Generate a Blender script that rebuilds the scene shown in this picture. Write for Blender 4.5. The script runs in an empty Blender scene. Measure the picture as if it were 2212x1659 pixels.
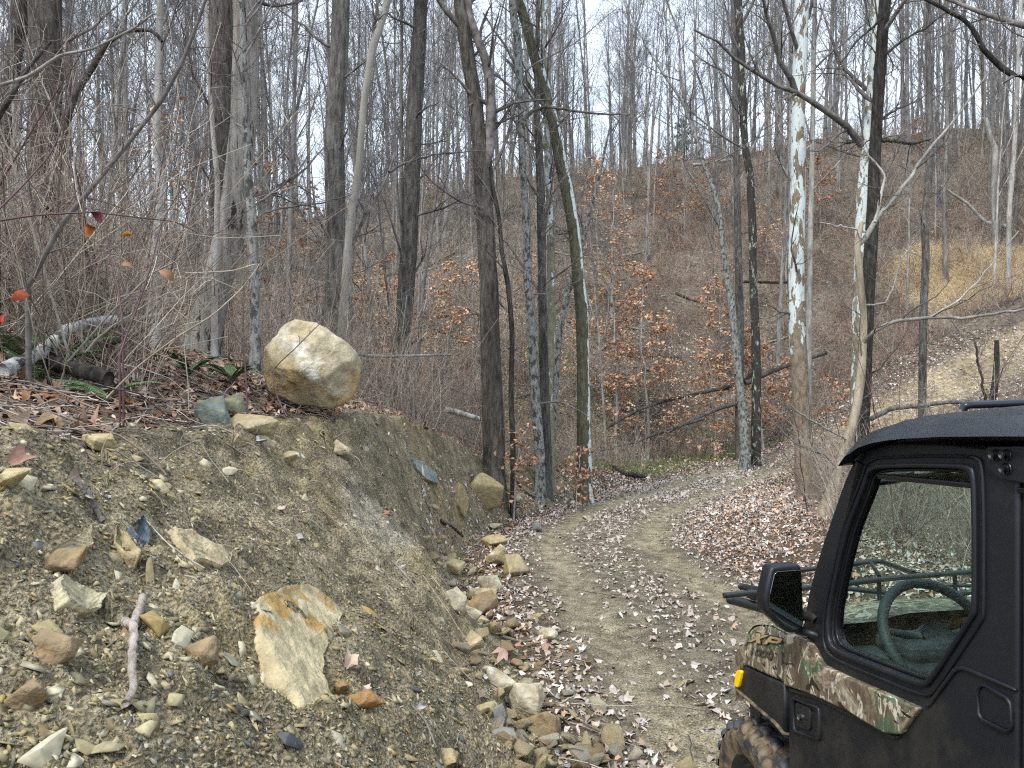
import bpy, bmesh, math, random
import numpy as np
from mathutils import Vector, Matrix
SC = bpy.context.scene
COL = SC.collection
# ------------------------------------------------------------------ camera, world, sun, exposure
EYE = 1.87
FPX = 1661.0                      # focal length in pixels of a 2212 px wide frame
PITCH = math.radians(1.02)
cam_d = bpy.data.cameras.new('camera'); cam_d.sensor_width = 36.0; cam_d.lens = FPX / 2212 * 36.0
cam_d.clip_start = 0.05; cam_d.clip_end = 1000
cam = bpy.data.objects.new('camera', cam_d); COL.objects.link(cam)
cam.location = (0, 0, EYE); cam.rotation_euler = (math.pi / 2 - PITCH, 0, 0)
SC.camera = cam
SUN_EL, SUN_AZ = math.radians(52), math.radians(215)
world = bpy.data.worlds.new('World'); SC.world = world; world.use_nodes = True
wn = world.node_tree.nodes; wl = world.node_tree.links; wn.clear()
sky = wn.new('ShaderNodeTexSky'); sky.sky_type = 'NISHITA'; sky.sun_disc = False
sky.sun_elevation = SUN_EL; sky.sun_rotation = SUN_AZ; sky.altitude = 200; sky.air_density = 1.0; sky.dust_density = 3.0
hs = wn.new('ShaderNodeHueSaturation'); hs.inputs['Saturation'].default_value = 0.35
wtc = wn.new('ShaderNodeTexCoord'); wnz = wn.new('ShaderNodeTexNoise'); wnz.inputs['Scale'].default_value = 2.0; wnz.inputs['Detail'].default_value = 5
wmr = wn.new('ShaderNodeMapRange'); wmr.inputs['From Min'].default_value = 0.3; wmr.inputs['From Max'].default_value = 0.7
cloud = wn.new('ShaderNodeMix'); cloud.data_type = 'RGBA'
cloud.inputs['A'].default_value = (8.0, 9.8, 12.2, 1); cloud.inputs['B'].default_value = (10.2, 11.6, 13.4, 1)
wmix = wn.new('ShaderNodeMix'); wmix.data_type = 'RGBA'; wmix.inputs['Factor'].default_value = 0.85
bg = wn.new('ShaderNodeBackground'); bg.inputs['Strength'].default_value = 0.085
wo = wn.new('ShaderNodeOutputWorld')
wl.new(sky.outputs[0], hs.inputs['Color']); wl.new(wtc.outputs['Generated'], wnz.inputs['Vector'])
wl.new(wnz.outputs[0], wmr.inputs[0]); wl.new(wmr.outputs[0], cloud.inputs['Factor'])
wl.new(hs.outputs[0], wmix.inputs['A']); wl.new(cloud.outputs['Result'], wmix.inputs['B'])
wl.new(wmix.outputs['Result'], bg.inputs['Color']); wl.new(bg.outputs[0], wo.inputs['Surface'])
sd = bpy.data.lights.new('sun', 'SUN'); sd.energy = 1.7; sd.angle = math.radians(12); sd.color = (1.0, 0.965, 0.91)
sun = bpy.data.objects.new('sun', sd); COL.objects.link(sun)
sv = Vector((math.sin(SUN_AZ) * math.cos(SUN_EL), math.cos(SUN_AZ) * math.cos(SUN_EL), math.sin(SUN_EL)))
sun.rotation_euler = sv.to_track_quat('Z', 'Y').to_euler(); sun.location = sv * 60
SC.view_settings.view_transform = 'Standard'; SC.view_settings.look = 'None'
SC.view_settings.exposure = 0.95; SC.view_settings.gamma = 1.0
SC.render.engine = 'CYCLES'
SC.cycles.max_bounces = 6; SC.cycles.diffuse_bounces = 3; SC.cycles.glossy_bounces = 3
SC.cycles.transparent_max_bounces = 10; SC.cycles.transmission_bounces = 4
SC.cycles.use_adaptive_sampling = True; SC.cycles.adaptive_threshold = 0.02
SC.cycles.use_denoising = False
SC.cycles.filter_width = 1.2

# ------------------------------------------------------------------ small helpers
def tag(o, label=None, cat=None, group=None, kind=None):
    if label: o['label'] = label
    if cat: o['category'] = cat
    if group: o['group'] = group
    if kind: o['kind'] = kind
    return o
def empty(name, loc, label=None, cat=None, group=None):
    o = bpy.data.objects.new(name, None); o.location = loc; o.empty_display_size = 0.2; COL.objects.link(o)
    return tag(o, label, cat, group)
def link(name, me, mat=None, parent=None):
    o = bpy.data.objects.new(name, me); COL.objects.link(o)
    if mat is not None: me.materials.append(mat)
    if parent is not None:
        o.parent = parent
        o.matrix_parent_inverse = Matrix.Identity(4)
    return o
def make_mesh(name, V, faces, smooth=False, col=None, origin=None):
    """faces: list of int arrays (n,k); col (nv,3)"""
    V = np.asarray(V, np.float32)
    if origin is not None: V = V - np.asarray(origin, np.float32)
    faces = [np.asarray(f, np.int32) for f in faces if len(f)]
    me = bpy.data.meshes.new(name)
    me.vertices.add(len(V)); me.vertices.foreach_set('co', V.ravel())
    nl = sum(f.size for f in faces); nf = sum(len(f) for f in faces)
    me.loops.add(nl); me.polygons.add(nf)
    me.loops.foreach_set('vertex_index', np.concatenate([f.ravel() for f in faces]))
    tot = np.concatenate([np.full(len(f), f.shape[1], np.int32) for f in faces])
    st = np.zeros(nf, np.int32); st[1:] = np.cumsum(tot)[:-1]
    me.polygons.foreach_set('loop_start', st)
    try: me.polygons.foreach_set('loop_total', tot)
    except Exception: pass
    me.update(calc_edges=True)
    if smooth: me.polygons.foreach_set('use_smooth', np.ones(nf, bool))
    if col is not None:
        a = me.color_attributes.new('col', 'FLOAT_COLOR', 'POINT')
        c = np.ones((len(V), 4), np.float32); c[:, :3] = col
        a.data.foreach_set('color', c.ravel())
    return me
def smooth01(t):
    t = np.clip(t, 0, 1); return t * t * (3 - 2 * t)
def pdir(px, py):
    a = (np.asarray(px, float) - 1106) / FPX; b = (829.5 - np.asarray(py, float)) / FPX
    y = math.cos(PITCH) + b * math.sin(PITCH); z = -math.sin(PITCH) + b * math.cos(PITCH)
    return np.stack([a / y, np.ones_like(y), z / y], -1)
def at(px, py, d):
    return pdir(px, py) * np.asarray(d, float)[..., None] + np.array([0, 0, EYE])

# numpy noise
_r = np.random.RandomState(7); _T = _r.rand(256, 256); _T2 = _r.rand(256, 256); _T3 = _r.rand(256, 256)
def vnoise(x, y, T=_T):
    xi = np.floor(x).astype(int); yi = np.floor(y).astype(int); fx = x - xi; fy = y - yi
    fx = fx * fx * (3 - 2 * fx); fy = fy * fy * (3 - 2 * fy)
    a = T[xi & 255, yi & 255]; b = T[(xi + 1) & 255, yi & 255]; c = T[xi & 255, (yi + 1) & 255]; d = T[(xi + 1) & 255, (yi + 1) & 255]
    return (a * (1 - fx) + b * fx) * (1 - fy) + (c * (1 - fx) + d * fx) * fy
def fbm(x, y, s=1.0, o=4, T=_T):
    r = 0; a = 0.5; x = x * s; y = y * s
    for i in range(o):
        r = r + a * (vnoise(x + 17.3 * i, y - 9.1 * i, T) - 0.5) * 2; x = x * 2.03; y = y * 2.03; a *= 0.5
    return r
def worley(x, y, s):
    x = x * s; y = y * s; xi = np.floor(x).astype(int); yi = np.floor(y).astype(int)
    best = np.full(np.shape(x), 9.0); cid = np.zeros(np.shape(x))
    for dx in (-1, 0, 1):
        for dy in (-1, 0, 1):
            cx = xi + dx; cy = yi + dy
            jx = _T[cx & 255, cy & 255]; jy = _T2[cx & 255, cy & 255]
            d = (cx + jx - x) ** 2 + (cy + jy - y) ** 2
            m = d < best; best = np.where(m, d, best); cid = np.where(m, _T3[cx & 255, cy & 255], cid)
    return np.sqrt(best), cid

# ------------------------------------------------------------------ terrain height
SY = np.array([-8, 0, 2, 4, 6, 8, 10, 13, 16, 19, 23, 30, 40.])
def zr(y): return -0.0692 * np.minimum(y, 25.0)
ZF = -1.73
# rows: per station (x, z relative to the eye) pairs from far left to the toe of the bank
LEFT = [
 [(-14, 0.3), (-7, 0.1), (-4, 0.2), (-2.3, -.05), (-1.5, -.35), (-0.5, -1.15), (.35, -1.80)],
 [(-14, 0.3), (-7, 0.2), (-4, 0.2), (-2.3, -.05), (-1.55, -.35), (-0.5, -1.15), (.35, -1.87)],
 [(-14, 0.3), (-7, 0.3), (-4, 0.2), (-2.6, -.05), (-1.8, -.27), (-0.65, -1.15), (.32, -2.01)],
 [(-14, 0.3), (-7, 0.35), (-4, 0.22), (-2.9, -.15), (-1.85, -.36), (-0.85, -1.25), (.18, -2.15)],
 [(-14, 0.4), (-7, 0.45), (-4, 0.25), (-2.9, -.05), (-1.75, -.42), (-0.95, -1.35), (-.02, -2.28)],
 [(-14, 0.4), (-7, 0.45), (-4.5, 0.40), (-2.8, -.10), (-1.5, -.46), (-1.05, -1.45), (-.62, -2.42)],
 [(-14, 0.3), (-7, 0.35), (-4, 0.25), (-2.6, -.20), (-1.42, -.62), (-1.15, -1.6), (-.8, -2.56)],
 [(-14, 0.0), (-7, 0.1), (-4.4, 0.0), (-2.6, -.50), (-1.15, -1.12), (-.9, -1.9), (-.55, -2.77)],
 [(-14, -.5), (-7, -.4), (-4.5, -.5), (-2.5, -.9), (-.35, -1.88), (-.05, -2.5), (.42, -2.98)],
 [(-14, -1.), (-7, -1.), (-4.5, -1.1), (-2.0, -1.6), (1.0, -2.5), (1.35, -2.9), (1.8, -3.18)],
 [(-14, -1.6), (-7, -1.8), (-4.5, -2.), (-1.0, -2.6), (3.0, -3.15), (3.3, -3.3), (3.6, -3.46)],
 [(-14, -2.2), (-7, -2.6), (-4.5, -2.9), (0, -3.2), (5.0, -3.5), (6, -3.55), (7.0, -3.6)],
 [(-14, -2.2), (-7, -2.6), (-4.5, -2.9), (0, -3.2), (5.0, -3.5), (6, -3.55), (12.0, -3.6)]]
# right of the road: (edge, 0), berm, far side
RIGHT = [
 [(3.8, .0), (4.6, .25), (5.6, .1), (8, -.5), (14, -.9)],
 [(3.6, .0), (4.4, .30), (5.4, .1), (8, -.5), (14, -.9)],
 [(3.5, .0), (4.3, .33), (5.3, .1), (8, -.5), (14, -.9)],
 [(3.2, .0), (4.1, .40), (5.1, .1), (8, -.5), (14, -.9)],
 [(2.9, .0), (3.8, .42), (5.1, .1), (8, -.4), (14, -.8)],
 [(2.9, .0), (4.0, .35), (5.2, .1), (8, -.4), (14, -.7)],
 [(3.2, .0), (4.6, .25), (5.6, .1), (8, -.4), (14, -.5)],
 [(4.1, .0), (5.2, .18), (6.2, .1), (9, -.3), (14, -.3)],
 [(5.2, .0), (6.2, .12), (7.2, .0), (10, -.2), (14, -.1)],
 [(6.4, .0), (7.2, .10), (8.2, .0), (11, -.1), (14, .1)],
 [(8.2, .0), (9.0, .08), (10, .05), (12, .1), (15, .4)],
 [(12, .1), (13, .2), (14, .3), (15, .6), (17, 1.0)],
 [(15, .1), (16, .2), (17, .3), (18, .6), (20, 1.0)]]
LX = np.array([[p[0] for p in r] for r in LEFT]); LZ = np.array([[p[1] for p in r] for r in LEFT]) + EYE
RX = np.array([[p[0] for p in r] for r in RIGHT]); RZ = np.array([[p[1] for p in r] for r in RIGHT]) + zr(SY)[:, None]
CX = np.concatenate([LX, RX], 1); CZ = np.concatenate([LZ, RZ], 1)
PATH = np.array([(1.7, -6, .4), (1.8, 0, 0), (1.9, 4, -.277), (1.5, 8, -.55), (1.3, 12, -.83), (2.3, 16, -1.1), (4.2, 20, -1.38), (6.8, 25, -1.72),
                 (9.6, 28.6, -1.6), (12.4, 30, -1.0), (15.2, 31, 0.05), (18, 31.6, 1.35), (21, 32.1, 2.75), (24, 32.6, 4.2), (29, 33.4, 6.6), (40, 36, 11)])
AZ = np.array([-180, -60, -33, -20, -8, 0, 8, 16, 22, 28, 34, 50, 70, 110, 180.])
RF = np.array([30, 24, 24, 24, 25, 27, 31, 34, 36, 38.5, 42, 48, 48, 30, 30.])
ZFO = np.array([0, .8, .2, -.3, -1.0, -1.5, -1.73, -1.7, -1.0, 1.2, 3.6, 6.5, 4, 0, 0.])
RR = np.array([90, 62, 60, 60, 60, 61, 63, 66, 71, 78, 84, 88, 88, 90, 90.])
ZR = np.array([8, 12, 12, 13.2, 16, 18.6, 20, 21.2, 23.0, 25.0, 26.0, 26, 24, 10, 8.]) - 1.4
def path_dist(x, y):
    best = np.full(np.shape(x), 1e9); bz = np.zeros(np.shape(x)); bt = np.zeros(np.shape(x)); side = np.zeros(np.shape(x))
    for i in range(len(PATH) - 1):
        a = PATH[i]; b = PATH[i + 1]; ab = b[:2] - a[:2]; L = ab @ ab
        t = np.clip(((x - a[0]) * ab[0] + (y - a[1]) * ab[1]) / L, 0, 1)
        dx = x - a[0] - t * ab[0]; dy = y - a[1] - t * ab[1]; d = np.hypot(dx, dy)
        m = d < best; best = np.where(m, d, best); bz = np.where(m, a[2] + t * (b[2] - a[2]), bz)
        bt = np.where(m, i + t, bt); side = np.where(m, np.sign(ab[1] * dx - ab[0] * dy), side)
    return best, bz, bt, side
def interp_rows(y, C):
    y = np.clip(y, SY[0], SY[-1]); i = np.clip(np.searchsorted(SY, y) - 1, 0, len(SY) - 2)
    t = (y - SY[i]) / (SY[i + 1] - SY[i]); t = t[:, None]
    # Catmull-Rom along the road so that the bank has no creases at the stations
    p0 = C[np.maximum(i - 1, 0)]; p1 = C[i]; p2 = C[i + 1]; p3 = C[np.minimum(i + 2, len(SY) - 1)]
    lin = p1 * (1 - t) + p2 * t
    cr = 0.5 * (2 * p1 + (p2 - p0) * t + (2 * p0 - 5 * p1 + 4 * p2 - p3) * t * t + (3 * p1 - p0 - 3 * p2 + p3) * t ** 3)
    return 0.5 * lin + 0.5 * cr
def zones(x, y):
    """bank, road, hill weights"""
    cx = interp_rows(y, CX)
    wob = fbm(x, y, 1.3, 3) * 0.22
    crest = cx[:, 4]; toe = cx[:, 6]
    bank = smooth01((x - (crest - .25 + wob)) / .25) * smooth01((toe + .25 + wob * .6 - x) / .3) * smooth01((20.5 - y + wob * 3) / 3) 
    pd, pz, pt, sd_ = path_dist(x, y)
    hw = np.where(pt < 7, 1.75, 1.6) + .35 * smooth01((pt - 9) / 2)
    road = smooth01((hw - pd + wob * (1.4 + 2.5 * smooth01((pt - 9) / 1))) / .8)
    return bank, road, pd, pt, sd_, crest, toe
def H0(x, y):
    shp = np.shape(x); x = np.ravel(np.asarray(x, float)); y = np.ravel(np.asarray(y, float))
    cx = interp_rows(y, CX); cz = interp_rows(y, CZ)
    z = cz[:, 0].copy(); n = cx.shape[1]
    for k in range(n - 1):
        x0 = cx[:, k]; x1 = cx[:, k + 1]; t = (x - x0) / np.maximum(x1 - x0, 1e-3)
        m = (x >= x0) & (x < x1)
        tt = np.clip(t, 0, 1)
        if k in (3, 5, 7): tt = tt * .6 + .4 * smooth01(tt)
        z = np.where(m, cz[:, k] * (1 - tt) + cz[:, k + 1] * tt, z)
    z = np.where(x >= cx[:, -1], cz[:, -1], z)
    # round the crest
    r = np.hypot(x, y); az = np.degrees(np.arctan2(x, y))
    rf = np.interp(az, AZ, RF); rr = np.interp(az, AZ, RR); z0 = np.interp(az, AZ, ZFO); z1 = np.interp(az, AZ, ZR)
    rf = rf + fbm(x, y, .07, 2) * 1.5
    s = (r - rf) / (rr - rf)
    up = z0 + (z1 - z0) * np.clip(s, 0, 1) * (1.22 - .22 * np.clip(s, 0, 1))
    over = np.clip(r - rr, 0, 40); up = up - over * .07
    up = up + (fbm(x, y, .09, 3) * 1.1 + fbm(x, y, .35, 3, _T2) * .35) * smooth01(s * 4)
    w = smooth01((r - (rf - 5)) / 8)
    z = z * (1 - w) + np.maximum(up, z0 - .3) * w
    far = smooth01((r - 9) / 8)
    bank, road, pd, pt, sd_, crest, toe = zones(x, y)
    # far part of the track cut into the slope
    wp = smooth01((pd_edge(pt) + 2.6 + 2.5 * smooth01((pt - 9) / 2) - pd) / (2.6 + 2.5 * smooth01((pt - 9) / 2))) * smooth01((y - 23) / 4)
    _, pz, _, sd2 = path_dist(x, y); pz = pz - sd2 * np.minimum(pd, 3.2) * .38 * smooth01((pt - 9) / 2)
    z = z * (1 - wp) + pz * wp
    forest = np.clip(1 - bank - road, 0, 1)
    z = z + forest * (fbm(x, y, .6, 3, _T3) * .10 + fbm(x, y, 2.1, 3) * .05) * smooth01((np.abs(x - crest)) / 1.0 + .2)
    return z.reshape(shp)
def pd_edge(pt): return np.where(pt < 7, 1.8, 1.7) + .6 * smooth01((pt - 9) / 2)
def Hd(x, y):
    """height with fine relief"""
    shp = np.shape(x); x = np.ravel(np.asarray(x, float)); y = np.ravel(np.asarray(y, float))
    z = H0(x, y); bank, road, pd, pt, sd_, crest, toe = zones(x, y)
    near = np.exp(-np.hypot(x, y) / 14)
    u = y * .35 + x; 
    w1, c1 = worley(x * 1.0 + fbm(x, y, 3, 2) * .1, y * 1.0, 7.0)
    w2, c2 = worley(x, y, 19.0)
    lump = fbm(x, y, 1.6, 4, _T2)
    led = fbm(x * 1.0 + y * .2, z * 3.2, 2.2, 3, _T3); w3, c3 = worley(x, y * .8 + z, 3.2)
    z = z + bank * (lump * .13 + led * .05 + (c3 - .5) * .09 * smooth01((.6 - w3) / .25) + (c1 - .5) * .065 * smooth01((.55 - w1) / .22) + (c2 - .5) * .022 * smooth01((.5 - w2) / .2) + fbm(x, y, 11, 3) * .032 + fbm(x, y, 4.2, 3, _T3) * .05)
    z = z - .17 * np.exp(-(((x + .655) / .055) ** 2 + ((y - 2.86) / .10) ** 2) ** 2) - .07 * np.exp(-((x + 1.62) / .06) ** 2 - ((y - 3.55) / .09) ** 2) - .06 * np.exp(-((x + .93) / .05) ** 2 - ((y - 6.3) / .12) ** 2) + .05 * bank * np.exp(-((x + .72) / .10) ** 2 - ((y - 3.35) / .25) ** 2)
    rut = np.exp(-((pd - .78) / .27) ** 2)
    z = z + road * (-.045 * rut + fbm(x, y, 2.2, 3) * .03 + fbm(x, y, 13, 3) * .010 + (c2 - .5) * .008)
    oth = np.clip(1 - bank - road, 0, 1)
    z = z + oth * (fbm(x, y, 7, 3) * .03)
    return z.reshape(shp)
def ground_hit(px, py, d0=1.2, d1=75, off=0.0):
    d = np.geomspace(d0, d1, 3000); P = at(np.full(d.shape, float(px)), np.full(d.shape, float(py)), d)
    h = H0(P[:, 0], P[:, 1]) + off; k = np.argmax(P[:, 2] < h)
    if P[k, 2] >= h[k]: k = len(d) - 1
    return np.array([P[k, 0], P[k, 1], float(Hd(P[k:k + 1, 0], P[k:k + 1, 1])[0])])

# ------------------------------------------------------------------ materials
def nmat(name, rough=.85, spec=.25):
    m = bpy.data.materials.new(name); m.use_nodes = True; nt = m.node_tree; n = nt.nodes; n.clear()
    o = n.new('ShaderNodeOutputMaterial'); b = n.new('ShaderNodeBsdfPrincipled')
    b.inputs['Roughness'].default_value = rough; b.inputs['Specular IOR Level'].default_value = spec
    nt.links.new(b.outputs[0], o.inputs['Surface']); return m, n, nt.links, b
def tex(n, l, kind, scale, vec=None, detail=4, **kw):
    t = n.new('ShaderNodeTex' + kind); t.inputs['Scale'].default_value = scale
    if 'Detail' in t.inputs: t.inputs['Detail'].default_value = detail
    for k, v in kw.items():
        if k in t.inputs: t.inputs[k].default_value = v
        else: setattr(t, k, v)
    if vec is not None: l.new(vec, t.inputs['Vector'])
    return t
def ramp(n, l, src, stops, interp='LINEAR'):
    r = n.new('ShaderNodeValToRGB'); r.color_ramp.interpolation = interp; e = r.color_ramp.elements
    while len(e) < len(stops): e.new(0.5)
    for i, (p, c) in enumerate(stops):
        e[i].position = p; e[i].color = (*c, 1) if len(c) == 3 else (c[0], c[0], c[0], 1)
    l.new(src, r.inputs[0]); return r.outputs[0]
def mixc(n, l, fac, a, b, mode='MIX'):
    m = n.new('ShaderNodeMix'); m.data_type = 'RGBA'; m.blend_type = mode
    for s, v in (('Factor', fac), ('A', a), ('B', b)):
        i = [x for x in m.inputs if x.name == s and (x.type == ('VALUE' if s == 'Factor' else 'RGBA'))][0]
        if hasattr(v, 'links') or isinstance(v, bpy.types.NodeSocket): l.new(v, i)
        elif s == 'Factor': i.default_value = v
        else: i.default_value = (*v, 1)
    return [x for x in m.outputs if x.type == 'RGBA'][0]
def bump(n, l, b, h, strength=.5, dist=.02):
    u = n.new('ShaderNodeBump'); u.inputs['Strength'].default_value = strength; u.inputs['Distance'].default_value = dist
    l.new(h, u.inputs['Height']); l.new(u.outputs[0], b.inputs['Normal']); return u
def attr(n, name='col'):
    a = n.new('ShaderNodeAttribute'); a.attribute_name = name; return a.outputs['Color']
def coords(n, l, scale=(1, 1, 1)):
    tc = n.new('ShaderNodeTexCoord'); mp = n.new('ShaderNodeMapping'); mp.inputs['Scale'].default_value = scale
    l.new(tc.outputs['Object'], mp.inputs['Vector']); return mp.outputs[0]
def m_vcol(name, rough=.85, spec=.2, nscale=30, lo=.75, hi=1.25, bs=0, trans=0, bscale=None):
    m, n, l, b = nmat(name, rough, spec); v = coords(n, l)
    nz = tex(n, l, 'Noise', nscale, v, 5)
    f = ramp(n, l, nz.outputs[0], [(.3, (lo,)), (.7, (hi,))])
    c = mixc(n, l, 1.0, attr(n), f, 'MULTIPLY'); l.new(c, b.inputs['Base Color'])
    if bs:
        nb = tex(n, l, 'Noise', bscale or nscale * 2, v, 6); bump(n, l, b, nb.outputs[0], bs, .02)
    return m
def m_plain(name, c, rough=.5, spec=.4, metal=0, nz=0, bs=0, bscale=400):
    m, n, l, b = nmat(name, rough, spec); b.inputs['Metallic'].default_value = metal; b.inputs['Base Color'].default_value = (*c, 1)
    if nz or bs:
        v = coords(n, l); t = tex(n, l, 'Noise', 9, v, 8)
        if nz:
            f = ramp(n, l, t.outputs[0], [(.35, (1 - nz,)), (.65, (1 + nz,))]); l.new(mixc(n, l, 1, c, f, 'MULTIPLY'), b.inputs['Base Color'])
        if bs:
            t2 = tex(n, l, 'Noise', bscale, v, 2); bump(n, l, b, t2.outputs[0], bs, .001)
    return m
M = {}
# terrain
m, n, l, b = nmat('ground_material', .95, .15); v = coords(n, l)
c = attr(n)
a_z = n.new('ShaderNodeAttribute'); a_z.attribute_name = 'zone'; sep = n.new('ShaderNodeSeparateColor'); l.new(a_z.outputs['Color'], sep.inputs[0])
n1 = tex(n, l, 'Noise', 6, v, 8); n2 = tex(n, l, 'Noise', 70, v, 4)
vo = tex(n, l, 'Voronoi', 42, v); vo2 = tex(n, l, 'Voronoi', 95, v)
f1 = ramp(n, l, n1.outputs[0], [(.34, (.56, .55, .53)), (.68, (1.38, 1.36, 1.32))])
f2 = ramp(n, l, n2.outputs[0], [(.34, (.42,)), (.66, (1.5,))])
c1 = mixc(n, l, 1, c, f1, 'MULTIPLY'); c1 = mixc(n, l, 1, c1, f2, 'MULTIPLY')
hv = n.new('ShaderNodeSeparateColor'); l.new(vo.outputs['Color'], hv.inputs[0])
hv2 = n.new('ShaderNodeSeparateColor'); l.new(vo2.outputs['Color'], hv2.inputs[0])
peb = ramp(n, l, hv.outputs[0], [(0, (.10, .10, .085)), (.3, (.24, .19, .10)), (.55, (.34, .28, .15)), (.8, (.42, .36, .22)), (1, (.20, .22, .21))])
peb2 = ramp(n, l, hv2.outputs[0], [(0, (.07, .07, .06)), (.4, (.24, .20, .11)), (.8, (.40, .34, .20)), (1, (.3, .3, .28))])
mk = ramp(n, l, vo.outputs['Distance'], [(.30, (1,)), (.42, (0,))]); mk2 = ramp(n, l, vo2.outputs['Distance'], [(.30, (1,)), (.45, (0,))])
gsel = ramp(n, l, hv.outputs[1], [(.45, (0,)), (.5, (1,))])
ma = n.new('ShaderNodeMath'); ma.operation = 'MULTIPLY'; l.new(mk, ma.inputs[0]); l.new(gsel, ma.inputs[1])
mb = n.new('ShaderNodeMath'); mb.operation = 'MULTIPLY'; l.new(ma.outputs[0], mb.inputs[0]); l.new(sep.outputs[0], mb.inputs[1])
mc = n.new('ShaderNodeMath'); mc.operation = 'MULTIPLY'; l.new(mk2, mc.inputs[0]); l.new(sep.outputs[0], mc.inputs[1])
md = n.new('ShaderNodeMath'); md.operation = 'MULTIPLY'; l.new(mc.outputs[0], md.inputs[0]); md.inputs[1].default_value = .6
c2 = mixc(n, l, md.outputs[0], c1, peb2); c2 = mixc(n, l, mb.outputs[0], c2, peb)
l.new(c2, b.inputs['Base Color'])
ad = n.new('ShaderNodeMath'); ad.operation = 'ADD'; l.new(n2.outputs[0], ad.inputs[0]); l.new(mb.outputs[0], ad.inputs[1])
bump(n, l, b, ad.outputs[0], 1.0, .035)
M['ground'] = m
# bark
def m_bark(name, c0, c1, c2, scale=(1, 1, .22), s1=16, bs=.8, rnd=.25, dark=.35):
    m, n, l, b = nmat(name, .92, .15); v = coords(n, l, scale)
    nz = tex(n, l, 'Noise', s1, v, 8, Roughness=.7); big = tex(n, l, 'Noise', 2.0, v, 4)
    col = ramp(n, l, nz.outputs[0], [(.32, c0), (.5, c1), (.68, c2)])
    fv = tex(n, l, 'Voronoi', 34, coords(n, l, (1, 1, .13))); ff = ramp(n, l, fv.outputs['Distance'], [(.25, (1.2,)), (.62, (.66,))]); 
    if 14 <= s1 < 20: col = mixc(n, l, 1, col, ff, 'MULTIPLY')
    f = ramp(n, l, big.outputs[0], [(.35, (1 - dark,)), (.62, (1 + dark * .5,))])
    col = mixc(n, l, 1, col, f, 'MULTIPLY')
    oi = n.new('ShaderNodeObjectInfo'); mr = n.new('ShaderNodeMapRange'); mr.inputs['To Min'].default_value = 1 - rnd; mr.inputs['To Max'].default_value = 1 + rnd
    l.new(oi.outputs['Random'], mr.inputs[0])
    cc = n.new('ShaderNodeCombineColor'); [l.new(mr.outputs[0], cc.inputs[i]) for i in range(3)]
    l.new(mixc(n, l, 1, col, cc.outputs[0], 'MULTIPLY'), b.inputs['Base Color'])
    if 14 <= s1 < 20:
        sb_ = n.new('ShaderNodeMath'); sb_.operation = 'SUBTRACT'; l.new(nz.outputs[0], sb_.inputs[0]); l.new(fv.outputs['Distance'], sb_.inputs[1]); bump(n, l, b, sb_.outputs[0], bs, .03)
    else: bump(n, l, b, nz.outputs[0], bs, .03)
    return m
M['bark_grey'] = m_bark('bark_grey', (.07, .063, .055), (.19, .175, .155), (.33, .31, .285))
M['bark_brown'] = m_bark('bark_brown', (.045, .039, .033), (.145, .127, .107), (.25, .225, .195))
M['bark_pale'] = m_bark('bark_pale', (.18, .165, .145), (.34, .32, .285), (.50, .475, .435), s1=9)
M['bark_dark'] = m_bark('bark_dark', (.03, .027, .023), (.09, .08, .068), (.18, .162, .138))
M['bark_tan'] = m_bark('bark_tan', (.20, .165, .12), (.34, .285, .21), (.45, .39, .30), s1=8)
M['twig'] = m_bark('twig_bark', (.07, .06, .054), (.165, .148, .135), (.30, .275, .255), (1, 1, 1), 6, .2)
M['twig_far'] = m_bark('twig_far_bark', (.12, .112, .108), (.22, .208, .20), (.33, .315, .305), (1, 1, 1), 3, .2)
# lichen-mottled furrowed bark with black patches
def m_mottled(name, base, patch, sc=7, zs=.35, lo=.56, hi=.60, extra=None):
    m, n, l, b = nmat(name, .9, .2); v = coords(n, l, (1, 1, zs))
    nz = tex(n, l, 'Noise', 20, coords(n, l, (1, 1, zs * .4)), 8, Roughness=.75); col = ramp(n, l, nz.outputs[0], [(.34, tuple(x * .4 for x in base)), (.55, base), (.75, tuple(min(1, x * 1.35) for x in base))])
    pz = tex(n, l, 'Noise', sc, v, 6, Roughness=.7); k = ramp(n, l, pz.outputs[0], [(lo, (0,)), (hi, (1,))])
    col = mixc(n, l, k, col, patch)
    if extra:
        ez = tex(n, l, 'Noise', sc * .8, coords(n, l, (1.3, 1.1, zs * 1.5)), 5); ek = ramp(n, l, ez.outputs[0], [(extra[1], (0,)), (extra[1] + .04, (1,))]); col = mixc(n, l, ek, col, extra[0])
    l.new(col, b.inputs['Base Color']); bump(n, l, b, nz.outputs[0], .8, .03); return m
M['bark_lichen'] = m_mottled('bark_lichen', (.31, .285, .25), (.05, .045, .038), 7, .3, .585, .61)
M['bark_lichen2'] = m_mottled('bark_lichen_pale', (.30, .30, .28), (.07, .07, .06), 12, .6, .50, .56)
M['bark_black'] = m_mottled('bark_black_green', (.055, .05, .045), (.36, .40, .30), 6, .4, .57, .60)
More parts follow.
